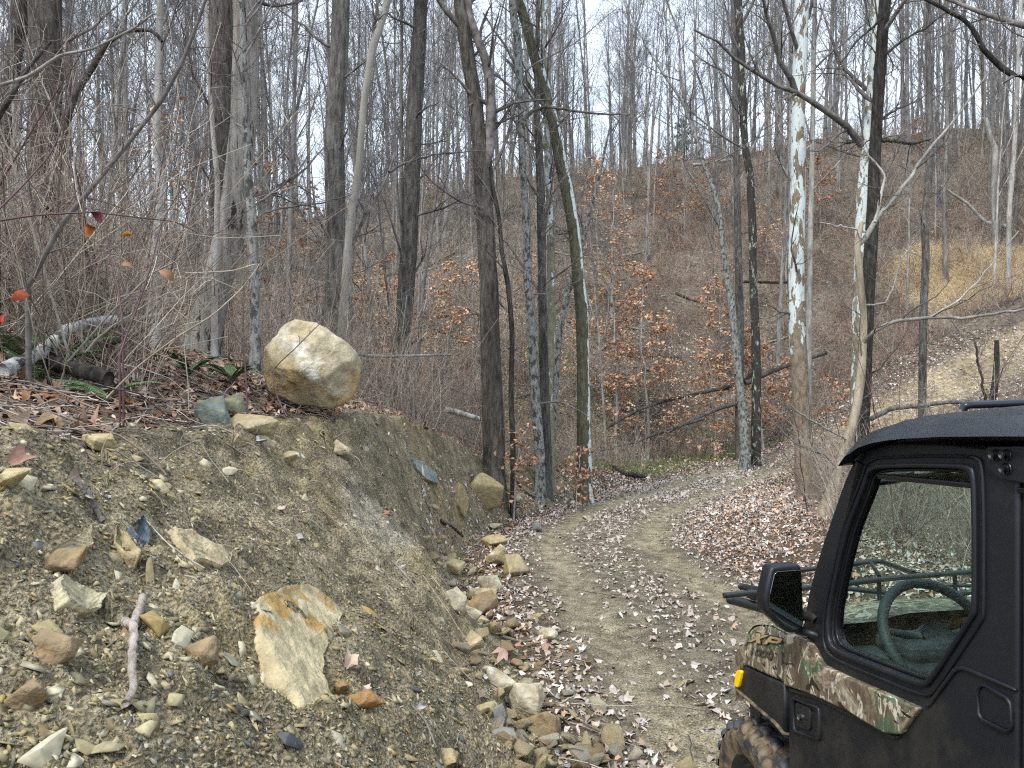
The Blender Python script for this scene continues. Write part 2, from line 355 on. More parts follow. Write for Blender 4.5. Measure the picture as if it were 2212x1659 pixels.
# sycamore: white inner bark shows between olive and brown plates
def m_syc(name, lo, hi, plate, plate2, white=(.60, .655, .635), flank=0):
    m, n, l, b = nmat(name, .75, .3); v = coords(n, l, (1, 1, .38))
    pz = tex(n, l, 'Noise', 6.5, v, 5, Roughness=.62, Distortion=.4)
    tc = n.new('ShaderNodeTexCoord'); sp = n.new('ShaderNodeSeparateXYZ'); l.new(tc.outputs['Object'], sp.inputs[0])
    g = n.new('ShaderNodeMapRange'); g.inputs['From Min'].default_value = lo[0]; g.inputs['From Max'].default_value = hi[0]
    g.inputs['To Min'].default_value = lo[1]; g.inputs['To Max'].default_value = hi[1]; l.new(sp.outputs['Z'], g.inputs[0])
    s = n.new('ShaderNodeMath'); s.operation = 'ADD'; l.new(pz.outputs[0], s.inputs[0]); l.new(g.outputs[0], s.inputs[1])
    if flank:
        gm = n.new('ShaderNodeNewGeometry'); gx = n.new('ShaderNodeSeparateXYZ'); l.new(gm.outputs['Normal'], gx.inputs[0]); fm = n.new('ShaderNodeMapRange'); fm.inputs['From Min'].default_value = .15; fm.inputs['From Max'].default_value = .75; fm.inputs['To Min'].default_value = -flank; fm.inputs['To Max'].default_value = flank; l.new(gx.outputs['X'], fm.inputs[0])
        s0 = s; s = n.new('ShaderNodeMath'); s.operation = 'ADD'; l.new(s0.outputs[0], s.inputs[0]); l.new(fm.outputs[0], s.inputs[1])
    k = ramp(n, l, s.outputs[0], [(.49, (0,)), (.51, (1,))])
    q = tex(n, l, 'Noise', 15, v, 6); pc = ramp(n, l, q.outputs[0], [(.4, plate), (.6, plate2)])
    k2 = ramp(n, l, tex(n, l, 'Noise', 11, v, 3).outputs[0], [(.6, (0,)), (.63, (1,))])
    wc = mixc(n, l, k2, white, (.42, .46, .36)); col = mixc(n, l, k, pc, wc)
    l.new(col, b.inputs['Base Color'])
    iv = n.new('ShaderNodeMath'); iv.operation = 'SUBTRACT'; iv.inputs[0].default_value = 1; l.new(k, iv.inputs[1])
    a2 = n.new('ShaderNodeMath'); a2.operation = 'MULTIPLY'; l.new(iv.outputs[0], a2.inputs[0]); l.new(q.outputs[0], a2.inputs[1])
    bump(n, l, b, a2.outputs[0], .9, .03); return m
M['syc_white'] = m_syc('sycamore_white', (1.5, -.25), (4.6, .02), (.16, .12, .085), (.26, .21, .15))
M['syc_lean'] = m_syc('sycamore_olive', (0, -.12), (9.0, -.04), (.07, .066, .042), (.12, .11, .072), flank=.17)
M['syc_green'] = m_syc('sycamore_green', (0, -.15), (8, .0), (.20, .19, .12), (.29, .27, .19))
M['syc_pair'] = m_syc('sycamore_pair', (.5, -.12), (5, .02), (.17, .14, .10), (.27, .23, .17))
M['leaf'] = m_vcol('dead_leaf', .75, .25, 60, .8, 1.15)
M['rock'] = m_vcol('sandstone_rock', .9, .2, 14, .72, 1.25, .7, bscale=40)
M['stem'] = m_vcol('stem_bark', .85, .2, 25, .8, 1.2)
M['fern'] = m_vcol('fern_leaf', .6, .3, 30, .8, 1.2)
M['grass'] = m_vcol('dry_grass_blade', .8, .2, 20, .85, 1.15)
M['root'] = m_bark('root_wood', (.26, .20, .165), (.46, .385, .33), (.60, .53, .47), (1, 1, .6), 30, 1.0, .1, .3)
M['syc_lean2'] = m_mottled('fallen_pale_bark', (.48, .47, .45), (.10, .09, .08), 9, 1, .58, .61)
m_, n_, l_, b_ = nmat('purple_cane_bark', .5, .4); b_.inputs['Base Color'].default_value = (.085, .038, .042, 1); M['cane'] = m_
M['rock_small'] = m_vcol('shale_chip', .9, .2, 60, .8, 1.2)
M['pipe'] = m_plain('culvert_plastic', (.06, .085, .115), .45, .5)
M['bark_smooth'] = m_bark('bark_smooth', (.17, .155, .13), (.27, .25, .215), (.36, .335, .295), s1=6)
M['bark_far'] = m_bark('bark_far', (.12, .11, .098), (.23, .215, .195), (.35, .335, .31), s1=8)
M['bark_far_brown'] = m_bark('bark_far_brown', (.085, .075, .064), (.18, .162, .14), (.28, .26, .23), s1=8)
# ------------------------------------------------------------------ tubes and trees
def tubes(P, R, S=4):
    """P (N,K,3) R (N,K) -> verts, quads"""
    N, K, _ = P.shape
    T = np.empty_like(P); T[:, 1:-1] = P[:, 2:] - P[:, :-2]; T[:, 0] = P[:, 1] - P[:, 0]; T[:, -1] = P[:, -1] - P[:, -2]
    T /= np.linalg.norm(T, axis=2, keepdims=True) + 1e-9
    ref = np.where(np.abs(T[:, :1, 2:3]) > .75, np.array([1., .13, 0]), np.array([0, .1, 1.])); ref = np.broadcast_to(ref, T.shape)
    A = np.cross(T, ref); A /= np.linalg.norm(A, axis=2, keepdims=True) + 1e-9
    B = np.cross(T, A)
    th = np.arange(S) * 2 * math.pi / S
    V = P[:, :, None] + R[:, :, None, None] * (A[:, :, None] * np.cos(th)[:, None] + B[:, :, None] * np.sin(th)[:, None])
    base = (np.arange(N) * K * S)[:, None, None] + (np.arange(K - 1) * S)[None, :, None]
    i = np.arange(S)[None, None]; j = (i + 1) % S
    Q = np.stack([base + i, base + j, base + S + j, base + S + i], -1).reshape(-1, 4)
    return V.reshape(-1, 3), Q
def join(parts):
    """list of (V, F, C or None)"""
    Vs = []; Fs = {}; Cs = []; o = 0
    for p in parts:
        V, F = p[0], p[1]
        Vs.append(V); Fs.setdefault(F.shape[1], []).append(F + o); o += len(V)
        if len(p) > 2: Cs.append(np.broadcast_to(p[2], (len(V), 3)))
    return np.concatenate(Vs), [np.concatenate(f) for f in Fs.values()], (np.concatenate(Cs) if Cs else None)
def norm(a): return a / (np.linalg.norm(a, axis=-1, keepdims=True) + 1e-9)
def sample_poly(P, R, idx, t):
    K = P.shape[1]; f = t * (K - 1); i = np.minimum(f.astype(int), K - 2); u = (f - i)
    pos = P[idx, i] * (1 - u)[:, None] + P[idx, i + 1] * u[:, None]
    return pos, norm(P[idx, i + 1] - P[idx, i]), R[idx, i] * (1 - u) + R[idx, i + 1] * u
def children(rng, P, R, n, t0, t1, ang, length, radf=.55, K=5, wob=.15, up=.1, rmin=.003, taper=.25, lenpow=1.0, rmax=None, flat=0.0):
    N = P.shape[0]; idx = np.repeat(np.arange(N), n); t = t0 + (t1 - t0) * (np.tile((np.arange(n) + .0) / max(n, 1), N) + rng.rand(N * n) / max(n, 1))
    pos, T, r = sample_poly(P, R, idx, np.clip(t, 0, .999))
    rnd = norm(rng.randn(len(idx), 3) * np.array([1, 1, 1 - flat])); perp = norm(rnd - (rnd * T).sum(1, keepdims=True) * T)
    a = np.radians(ang[0] + (ang[1] - ang[0]) * rng.rand(len(idx)))[:, None]
    D = norm(np.cos(a) * T + np.sin(a) * perp)
    L = length * (1.15 - t * .75) ** lenpow * (.5 + .8 * rng.rand(len(idx)))
    r0 = np.maximum(r * radf * (.6 + .5 * rng.rand(len(idx))), rmin)
    if rmax: r0 = np.minimum(r0, rmax)
    return walk(rng, pos, D, L, r0, K, wob, up, taper, rmin * .6)
def walk(rng, pos, D, L, r0, K, wob, up, taper, rmin):
    P = np.empty((len(pos), K, 3)); R = np.empty((len(pos), K)); P[:, 0] = pos; R[:, 0] = r0
    for k in range(1, K):
        D = norm(D + rng.randn(len(pos), 3) * wob + np.array([0, 0, up])); P[:, k] = P[:, k - 1] + D * (L / (K - 1))[:, None]
        R[:, k] = np.maximum(r0 * (1 - (1 - taper) * k / (K - 1)), rmin)
    return P, R
def catmull(pts, n):
    pts = np.asarray(pts, float); d = np.r_[0, np.cumsum(np.linalg.norm(np.diff(pts[:, :3], axis=0), axis=1))]; d /= d[-1]
    t = np.linspace(0, 1, n); i = np.clip(np.searchsorted(d, t, side='right') - 1, 0, len(pts) - 2); u = ((t - d[i]) / (d[i + 1] - d[i]))[:, None]
    p0 = pts[np.maximum(i - 1, 0)]; p1 = pts[i]; p2 = pts[i + 1]; p3 = pts[np.minimum(i + 2, len(pts) - 1)]
    cr = .5 * (2 * p1 + (p2 - p0) * u + (2 * p0 - 5 * p1 + 4 * p2 - p3) * u * u + (3 * p1 - p0 - 3 * p2 + p3) * u ** 3)
    return .5 * cr + .5 * (p1 * (1 - u) + p2 * u)
def trunk_tube(P, R, S=16, rough=.06, seed=0):
    """a single trunk with lumps and ridges"""
    K = len(P); V, Q = tubes(P[None], R[None], S); V = V.reshape(K, S, 3)
    th = np.arange(S) / S * 6; L = np.r_[0, np.cumsum(np.linalg.norm(np.diff(P, axis=0), axis=1))]
    g = fbm((th[None, :] + seed * 7.7) + 0 * L[:, None], L[:, None] * 1.4 + 0 * th[None], 1.2, 3)
    g[:, -1] = g[:, -1] * .5 + g[:, 0] * .5
    V = P[:, None] + (V - P[:, None]) * (1 + rough * 1.6 * g)[..., None]
    return V.reshape(-1, 3), Q
def leaves_on(rng, P, R, n, size, cols, droop=.5, t0=.2):
    """n leaves hanging on each polyline"""
    N = P.shape[0]; idx = np.repeat(np.arange(N), n); t = t0 + (1 - t0) * rng.rand(len(idx))
    pos, T, r = sample_poly(P, R, idx, np.minimum(t, .999))
    return leaf_quads(rng, pos, size, cols, droop)
def leaf_quads(rng, pos, size, cols, droop=.5):
    n = len(pos); s = size * (.6 + .8 * rng.rand(n))[:, None]
    D = norm(rng.randn(n, 3) * np.array([1, 1, .5]) + np.array([0, 0, -droop])); A = norm(np.cross(D, rng.randn(n, 3))); Nn = np.cross(D, A)
    c = (rng.rand(n)[:, None] - .3) * .5
    v0 = pos; v1 = pos + D * s * .5 + A * s * .27 + Nn * s * c; v2 = pos + D * s; v3 = pos + D * s * .5 - A * s * .27 + Nn * s * c
    V = np.stack([v0, v1, v2, v3], 1).reshape(-1, 3); F0 = (np.arange(n) * 4)[:, None]
    F = np.concatenate([F0 + np.array([0, 1, 2]), F0 + np.array([0, 2, 3])])
    C = cols[rng.randint(0, len(cols), n)] * (.75 + .5 * rng.rand(n))[:, None]
    return V, F, np.repeat(C, 4, 0)
BEECH = np.array([(.42, .21, .11), (.48, .27, .16), (.52, .34, .22), (.36, .16, .08), (.48, .31, .20)])
PALEBEECH = np.array([(.55, .38, .25), (.60, .44, .30), (.50, .30, .18), (.45, .22, .12)])

# generic forest-grown trees (shared meshes)
def grow_tree(seed, H, r, lvl=3, low=.3, n1=22, n2=6, n3=5, lean=.02, S=8, base_d=None):
    rng = np.random.RandomState(seed)
    K = 14; z = np.linspace(0, 1, K)
    P = np.zeros((1, K, 3)); w = np.cumsum(np.cumsum(rng.randn(K, 2) * .009 * H / 14, 0), 0) * np.array([1, 1]) + np.cumsum(rng.randn(K, 2) * .02 * H / 14, 0); w -= w[0]
    P[0, :, 0] = w[:, 0] + lean * H * z; P[0, :, 1] = w[:, 1]; P[0, :, 2] = z * H - .4
    R = (r * (1 - .80 * z) + r * .5 * np.exp(-z * 30))[None]
    tv, tq = trunk_tube(P[0], R[0], S, .05, seed)
    parts = []
    if seed % 3 != 1:
        Pf, Rf = children(rng, P, R, 1 + seed % 2, low + .02, low + .35, (14, 24), H * .55, .85, K, .05, .09, .02); tv2, tq2 = tubes(Pf, Rf, 6); tv, tq = np.concatenate([tv, tv2]), np.concatenate([tq, tq2 + len(tv)]) if tq.shape[1] == tq2.shape[1] else tq; P = np.concatenate([P, Pf]); R = np.concatenate([R, Rf]); n1 = n1 * 2 // 3
    P1, R1 = children(rng, P, R, n1, low, .97, (28, 58), H * .24, .5, 7, .10, .10, .012, lenpow=.9)
    P2, R2 = children(rng, P1, R1, n2, .2, .97, (25, 55), H * .085, .55, 5, .14, .06, .008)
    parts.append(tubes(P1, R1, 5)); parts.append(tubes(P2, R2, 3))
    if lvl >= 3:
        P3, R3 = children(rng, P2, R2, n3, .2, .98, (25, 60), H * .038, .6, 4, .2, .04, .0055)
        parts.append(tubes(P3, R3, 3))
    V, F, _ = join(parts)
    return (tv, tq), (V, F)
TREES = []
for i in range(9):
    H = [19, 22, 17, 24, 20, 15, 23, 18, 21][i]; r = [.10, .13, .08, .15, .105, .07, .115, .085, .13][i]
    low = [.28, .38, .22, .45, .3, .18, .5, .25, .36][i]
    t, c = grow_tree(100 + i, H, r, 3, low, n1=[22, 20, 20, 18, 24, 18, 16, 22, 20][i], lean=[.02, -.03, .05, 0, -.01, .06, .01, -.05, .02][i])
    TREES.append((make_mesh('trunk', t[0], [t[1]], True), make_mesh('crown', c[0], c[1]), H, r))
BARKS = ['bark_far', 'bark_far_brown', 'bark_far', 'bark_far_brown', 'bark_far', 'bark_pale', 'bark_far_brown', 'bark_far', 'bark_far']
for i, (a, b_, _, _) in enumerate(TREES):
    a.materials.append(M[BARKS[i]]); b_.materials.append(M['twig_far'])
def plant_tree(k, x, y, scale, rz, tx, ty, label, group, name='bare_tree', sink=.1):
    z = float(H0(np.array([x]), np.array([y]))[0]) - sink
    e = empty(name, (x, y, z), label, 'tree', group); e.rotation_euler = (tx, ty, rz); e.scale = (scale, scale, scale)
    t = link('trunk', TREES[k][0], None, e); c = link('crown', TREES[k][1], None, e)
    return e

# hero trees: outline of each trunk read off the picture at its own distance
def hero(label, pts, d, mat, name='bare_tree', top=18, twig='twig', S=18, n1=12, low=.35, branches=(), seed=1, dz=0.0, group=None, visible=6, vis_len=1.6, flare=.35, leafcols=None, dd=0.0, twign=5, crown=True, kink=0):
    """pts: (px, py, width px) from the top of the frame down to the base"""
    rng = np.random.RandomState(seed)
    pts = np.array(pts, float)[::-1]                       # base first
    D = d + dd * np.linspace(0, 1, len(pts))
    P = at(pts[:, 0], pts[:, 1], D); W = pts[:, 2] / FPX * D / 2
    x, y = P[0, 0], P[0, 1]; gz = float(H0(np.array([x]), np.array([y]))[0])
    if gz < P[0, 2] - .05:
        P = np.concatenate([[[x, y, gz]], P]); W = np.r_[W[0], W]
    P = np.concatenate([[[P[0, 0], P[0, 1], min(gz, P[0, 2]) - .35]], P]); W = np.r_[W[0] * 1.02, W]
    t = P[-1] - P[-2]; t /= np.linalg.norm(t); zt = P[-1, 2]
    nv = len(P)
    if top > zt + 1:
        ext = []; ew = []; cur = P[-1].copy(); w = W[-1]; m_ = 5
        for k in range(1, m_ + 1):
            t = norm(t + np.array([rng.randn() * .03, rng.randn() * .03, .12])); cur = cur + t * (top - zt) / m_; ext.append(cur.copy()); ew.append(max(w * (1 - .8 * k / m_), .02))
        P = np.concatenate([P, ext]); W = np.r_[W, ew]
    L = np.linalg.norm(np.diff(P, axis=0), axis=1).sum(); K = int(min(160, max(24, L / .14)))
    PW = catmull(np.c_[P, W], K); P, W = PW[:, :3], PW[:, 3]
    hgt = P[:, 2] - gz; W = W * (1 + flare * np.exp(-np.clip(hgt, 0, 9) / .22))
    base = np.array([x, y, gz])
    e = empty(name, base, label, 'tree', group)
    tv, tq = trunk_tube(P, W, S, .07, seed)
    link('trunk', make_mesh('trunk', tv, [tq], True, None, base), M[mat], e)
    parts = []
    BP = []; BR = []
    for (bp, w0, w1, *rest) in branches:
        bp = np.array(bp, float); dep = d + (rest[0] if rest else 0) * np.linspace(0, 1, len(bp))
        q = catmull(np.c_[at(bp[:, 0], bp[:, 1], dep), np.linspace(w0, w1, len(bp)) / FPX * d / 2], 18)
        q[1:-1, :3] += rng.randn(16, 3) * .008
        BP.append(q[:, :3]); BR.append(q[:, 3])
    PT, RT = P[None], W[None]; parts = []
    vis_t = (EYE + .6 * d - gz) / (P[-1, 2] - gz)
    if crown:
        P1, R1 = children(rng, PT, RT, n1, min(.9, max(low, .45)), .97, (30, 60), L * .2, .45, 7, .12, .08, .01)
        P2, R2 = children(rng, P1, R1, 6, .15, .97, (25, 60), L * .08, .5, 5, .15, .04, .006)
        P3, R3 = children(rng, P2, R2, 5, .15, .98, (25, 60), L * .04, .6, 4, .2, .02, .003)
        parts += [tubes(P1, R1, 6), tubes(P2, R2, 4), tubes(P3, R3, 3)]
    if visible:
        Pv, Rv = children(rng, PT, RT, visible, .12, max(.3, min(.8, vis_t)), (45, 88), vis_len, .22, 8, .16, .05, .006, rmax=.03)
        P2, R2 = children(rng, Pv, Rv, twign, .15, .97, (25, 65), vis_len * .45, .6, 5, .2, .03, .0035)
        P3, R3 = children(rng, P2, R2, 4, .1, .98, (25, 65), vis_len * .2, .6, 4, .25, .0, .0022)
        parts += [tubes(Pv, Rv, 5), tubes(P2, R2, 4), tubes(P3, R3, 3)]
    if BP:
        PB = np.array(BP); RB = np.array(BR)
        P2, R2 = children(rng, PB, RB, 8, .1, .98, (30, 70), .09 * d, .5, 6, .2, .05, .003)
        P3, R3 = children(rng, P2, R2, 4, .1, .98, (25, 65), .04 * d, .6, 4, .25, .0, .002)
        for q_ in range(len(PB)):
            bv, bq = tubes(PB[q_:q_ + 1], RB[q_:q_ + 1], 8); link('limb', make_mesh('limb', bv, [bq], True, None, base), M['bark_pale'] if mat == 'bark_tan' else M[mat] if mat in ('bark_dark',) else M['twig'], e)
        parts += [tubes(P2, R2, 4), tubes(P3, R3, 3)]
    if parts:
        V, F, _ = join(parts); link('crown', make_mesh('crown', V, F, True, None, base), M[twig], e)
    if leafcols is not None and visible:
        V, F, C = leaves_on(rng, P3, R3, 2, .07, leafcols)
        link('leaves', make_mesh('leaves', V, [F], False, C, base), M['leaf'], e)
    return e
# ------------------------------------------------------------------ ground sheet
GRASS = ground_hit(2130, 596, 20, 80); GR = math.hypot(GRASS[0], GRASS[1]); GAZ = math.degrees(math.atan2(GRASS[0], GRASS[1]))
def build_ground():
    az = np.concatenate([np.linspace(-180, -60, 50)[:-1], np.linspace(-60, -38, 60)[:-1], np.linspace(-38, 38, 860)[:-1], np.linspace(38, 60, 60)[:-1], np.linspace(60, 180, 50)[:-1]])
    r = np.concatenate([[.02, .3, .6], np.geomspace(.9, 30, 700), np.geomspace(30.3, 240, 190)])
    A, R_ = np.meshgrid(np.radians(az), r, indexing='ij'); X = R_ * np.sin(A); Y = R_ * np.cos(A)
    Z = Hd(X, Y)
    na, nr = X.shape; V = np.stack([X, Y, Z], -1).reshape(-1, 3)
    i = np.arange(na)[:, None]; j = np.arange(nr - 1)[None]; i2 = (i + 1) % na
    Q = np.stack([i * nr + j, i * nr + j + 1, i2 * nr + j + 1, i2 * nr + j], -1).reshape(-1, 4)
    x = V[:, 0]; y = V[:, 1]
    bank, road, pd, pt, sd_, crest, toe = zones(x, y)
    r0 = np.hypot(x, y); azd = np.degrees(np.arctan2(x, y))
    litter = np.array([.16, .118, .085]); C = np.tile(litter, (len(x), 1))
    n1 = fbm(x, y, .9, 4)[:, None]; n2 = fbm(x, y, .25, 3, _T2)[:, None]
    C = C * (1 + n1 * .5)
    hill = smooth01((r0 - 24) / 6)[:, None]
    C = C * (1 - hill) + hill * (np.array([.18, .148, .118]) * (1 + .9 * n2 + .5 * n1))
    dk = smooth01((fbm(x, y, .16, 4, _T) - .05) / .3)[:, None] * hill * .45; C = C * (1 - dk) + dk * np.array([.15, .13, .10])
    moss = (smooth01((n2[:, 0] + n1[:, 0] * .6 - .12) / .2) * np.exp(-((r0 - 29) / 7) ** 2) * smooth01((x + 3) / 4) * .7)[:, None]
    C = C * (1 - moss) + moss * np.array([.085, .105, .04])
    soil = np.array([.265, .224, .150]) * (1 + n1 * .35)
    clay = smooth01((fbm(x, y, .8, 3, _T3) * .7 + np.exp(-((x + 1.02) / .28) ** 2 - ((y - 5.9) / 1.1) ** 2) * 1.5 - .5) / .3)[:, None]
    soil = soil * (1 - clay) + clay * np.array([.37, .335, .26]) * (1 + n1 * .3)
    yel = smooth01((fbm(x + 9, y, 1.1, 3) - .15) / .2)[:, None] * .5
    soil = soil * (1 - yel) + yel * np.array([.37, .295, .155])
    gg = np.exp(-((azd - GAZ) / 4.6 + .3 * n1[:, 0]) ** 4 - ((r0 - GR) / 2.6 + .3 * n2[:, 0]) ** 4)[:, None]; C = C * (1 - gg) + gg * np.array([.62, .49, .29])
    ms = (smooth01((fbm(x + 3, y + 7, 1.4, 4, _T3) - .12) / .12) * np.exp(-((x - crest + .5) / 1.3) ** 2) * smooth01((y - 4) / 2) * smooth01((20 - y) / 3) * .8)[:, None]; C = C * (1 - ms) + ms * np.array([.10, .125, .03])
    b_ = bank[:, None]; C = C * (1 - b_) + soil * b_
    rut = np.exp(-((pd - .78) / .28) ** 2)[:, None] * (1 + .6 * n1)
    rc = np.array([.215, .186, .135]) * (1 + n1 * .35); rc = rc * (1 - rut * .75) + rut * .75 * np.array([.37, .315, .215])
    up = smooth01((pt - 9) / 1)[:, None]; rc = rc * (1 - up * .8) + up * .8 * np.array([.36, .285, .18]) * (1 + .55 * n1 + .3 * n2) * (1 + .25 * rut)
    r_ = road[:, None]; C = C * (1 - r_) + rc * r_
    me = make_mesh('ground', V, [Q], True, np.clip(C, .01, 1))
    a = me.color_attributes.new('zone', 'FLOAT_COLOR', 'POINT'); z = np.zeros((len(V), 4), np.float32)
    z[:, 0] = np.clip(bank + road * .75 + .12, 0, 1); z[:, 3] = 1; a.data.foreach_set('color', z.ravel())
    tag(link('ground', me, M['ground']), kind='structure')
build_ground()

# ------------------------------------------------------------------ trees close to the road
G = 'tree trunks standing behind the bank and along the track'
hero('large grey-brown trunk at far left behind the brush', [(98, 0, 62), (100, 300, 60), (97, 560, 58), (92, 700, 60)], 12, 'bark_brown', seed=1, visible=5)
hero('dark leaning trunk cut by the left edge of the photo', [(52, 0, 34), (30, 130, 30), (12, 270, 30), (-6, 420, 30), (-30, 700, 32)], 14, 'bark_brown', seed=2, visible=4)
hero('slender pale crooked sapling left of the big leaning trunk', [(347, 0, 15), (343, 150, 15), (338, 300, 18), (347, 400, 17), (338, 520, 22), (334, 640, 24)], 8.5, 'bark_pale', 'sapling', top=9, seed=3, visible=4, n1=8, S=12)
hero('brown trunk just behind the big leaning grey trunk', [(476, 0, 48), (478, 200, 50), (480, 420, 48), (478, 600, 44), (480, 760, 46)], 12.5, 'bark_brown', seed=4, visible=5)
hero('thin white stem against the brown trunk at upper left', [(447, 60, 9), (454, 180, 9), (461, 300, 10), (470, 400, 11), (466, 560, 12), (463, 720, 13)], 9.2, 'bark_pale', 'sapling', top=8, seed=5, visible=4, n1=6, S=10)
hero('big leaning grey trunk with black patches left of the boulder', [(532, 0, 52), (530, 130, 54), (527, 250, 56), (518, 350, 57), (506, 450, 58), (490, 530, 60), (470, 610, 62), (450, 690, 66), (434, 770, 74)], 9.5, 'bark_lichen', seed=6, visible=4, S=28, flare=.2)
hero('grey-green trunk right beside the big leaning trunk', [(536, 380, 17), (544, 470, 20), (549, 600, 20), (552, 760, 22)], 9, 'bark_lichen2', 'sapling', top=8, seed=7, visible=5, vis_len=1.3,
     branches=[([(556, 440), (590, 415), (640, 372), (640, 300)], 7, 2), ([(552, 470), (600, 450), (690, 440), (760, 420)], 6, 2, .8)])
hero('tall straight trunk rising directly behind the boulder', [(736, 0, 38), (733, 100, 38), (728, 200, 40), (722, 300, 42), (724, 420, 42), (724, 560, 42), (717, 700, 45)], 13, 'bark_grey', seed=8, visible=5, S=22)
hero('smooth thin forked trunk beside the trunk behind the boulder', [(838, 0, 15), (822, 55, 15), (804, 105, 17), (796, 160, 15), (786, 218, 15), (775, 364, 16), (757, 473, 16), (746, 600, 17), (738, 740, 20)], 11.5, 'bark_smooth', seed=9, visible=5,
     branches=[([(803, 115), (808, 60), (816, 0), (820, -40)], 9, 5), ([(745, 560), (790, 470), (845, 360), (852, 310)], 9, 3, .5), ([(840, 372), (880, 350), (960, 330), (1050, 325)], 7, 2, .6)])
hero('grey oak trunk between the boulder and the double trunk', [(909, 0, 30), (906, 70, 30), (901, 150, 33), (894, 260, 33), (891, 364, 35), (887, 480, 34), (880, 582, 36), (872, 700, 38), (863, 830, 44)], 15.5, 'bark_grey', seed=10, visible=6, S=22)
hero('double dark-barked trunk forking halfway up in the middle', [(993, 0, 27), (1001, 55, 29), (1009, 109, 30), (1026, 218, 30), (1033, 291, 31), (1040, 364, 35), (1048, 473, 38), (1055, 600, 40), (1060, 760, 42), (1066, 940, 48)], 15, 'bark_brown', seed=11, visible=6, S=22,
     branches=[([(1044, 370), (1056, 327), (1060, 255), (1056, 164), (1041, 109), (1016, 40), (1000, -40)], 24, 17)])
hero('thin dark crooked stem right of the double trunk', [(1058, 330, 8), (1063, 400, 9), (1078, 470, 9), (1084, 540, 10), (1098, 621, 11), (1106, 720, 11), (1104, 860, 12), (1108, 960, 12)], 15, 'bark_dark', 'sapling', top=7.5, seed=12, visible=5, S=10)
hero('narrow mottled trunk with a long dark side branch', [(1106, 0, 15), (1117, 91, 15), (1122, 182, 15), (1126, 255, 15), (1129, 364, 15), (1136, 473, 15), (1140, 600, 18), (1149, 730, 20), (1158, 876, 21), (1166, 990, 23)], 17, 'bark_lichen2', seed=13, visible=6,
     branches=[([(1130, 262), (1150, 240), (1185, 231), (1240, 240), (1300, 246), (1362, 248)], 9, 3), ([(1122, 190), (1095, 300), (1060, 380), (1045, 420)], 8, 3)])
hero('straight grey trunk with a peeling split right of the mottled one', [(1160, 255, 14), (1165, 330, 17), (1169, 450, 18), (1171, 600, 19), (1174, 760, 20), (1180, 980, 24)], 17.5, 'bark_grey', seed=14, visible=4, top=9)
hero('green-grey sycamore stem left of the leaning sycamore', [(1180, 230, 14), (1186, 400, 16), (1190, 520, 17), (1191, 694, 20), (1186, 800, 17), (1190, 1000, 20)], 18, 'syc_green', seed=15, visible=4, top=12)
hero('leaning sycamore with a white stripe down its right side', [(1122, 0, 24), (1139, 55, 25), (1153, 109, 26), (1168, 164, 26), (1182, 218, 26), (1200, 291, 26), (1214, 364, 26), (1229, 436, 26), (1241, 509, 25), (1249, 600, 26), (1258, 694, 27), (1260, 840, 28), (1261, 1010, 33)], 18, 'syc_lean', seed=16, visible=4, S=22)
hero('grey-dark stem leaning behind the sycamore group', [(1248, 560, 12), (1225, 640, 13), (1208, 730, 13), (1196, 900, 15), (1190, 990, 16)], 21, 'bark_lichen2', seed=17, visible=2, top=9, crown=True, n1=4)
hero('small spotted tree forking into thin dark limbs over the far slope', [(1433, 160, 5), (1473, 218, 6), (1495, 273, 8), (1517, 345, 9), (1550, 436, 10), (1563, 545, 12), (1580, 658, 15), (1591, 767, 17), (1602, 876, 18), (1609, 960, 22)], 27, 'bark_lichen2', seed=18, visible=4, top=16, n1=6,
     branches=[([(1560, 500), (1545, 400), (1536, 310), (1520, 200), (1495, 130)], 9, 3), ([(1500, 280), (1470, 180), (1466, 80), (1440, 0)], 7, 3)])
hero('light grey pole-straight trunk left of the black-barked tree', [(1583, 0, 11), (1588, 180, 12), (1592, 364, 13), (1594, 500, 15), (1596, 600, 16), (1598, 690, 17)], 30, 'bark_grey', seed=19, visible=3, top=22)
hero('black-barked trunk with pale green lichen on its upper half', [(1594, 0, 17), (1601, 109, 17), (1604, 218, 17), (1609, 309, 15), (1620, 382, 16), (1625, 473, 17), (1627, 600, 17), (1632, 720, 18), (1634, 810, 20)], 28, 'bark_black', seed=20, visible=4, top=22)
hero('tall sycamore with bright white upper trunk and brown flaky base', [(1732, 0, 29), (1729, 109, 29), (1724, 218, 30), (1724, 364, 31), (1722, 473, 32), (1720, 600, 33), (1723, 730, 34), (1730, 876, 36), (1735, 967, 38), (1746, 1060, 48)], 17.5, 'syc_white', seed=21, visible=5, S=26, flare=.1)
hero('pale grey trunk just behind the tall white sycamore', [(1758, 100, 10), (1755, 300, 10), (1751, 480, 11), (1749, 600, 12), (1747, 760, 13)], 26, 'bark_far', seed=22, visible=3, top=20)
hero('white-mottled sycamore of the touching pair at right', [(1893, 0, 22), (1891, 109, 20), (1884, 182, 20), (1878, 255, 21), (1872, 327, 22), (1865, 400, 24), (1862, 473, 26), (1860, 545, 26), (1855, 700, 27), (1850, 940, 30)], 17, 'syc_pair', seed=23, visible=3, S=22,
     branches=[([(1862, 315), (1826, 269), (1790, 244), (1739, 211), (1706, 196), (1663, 175), (1583, 124), (1554, 91), (1499, 64)], 15, 4, -1), ([(1872, 350), (1871, 325), (1855, 305), (1830, 308)], 12, 8), ([(1885, 268), (1930, 240), (1975, 220), (2020, 190)], 7, 2)])
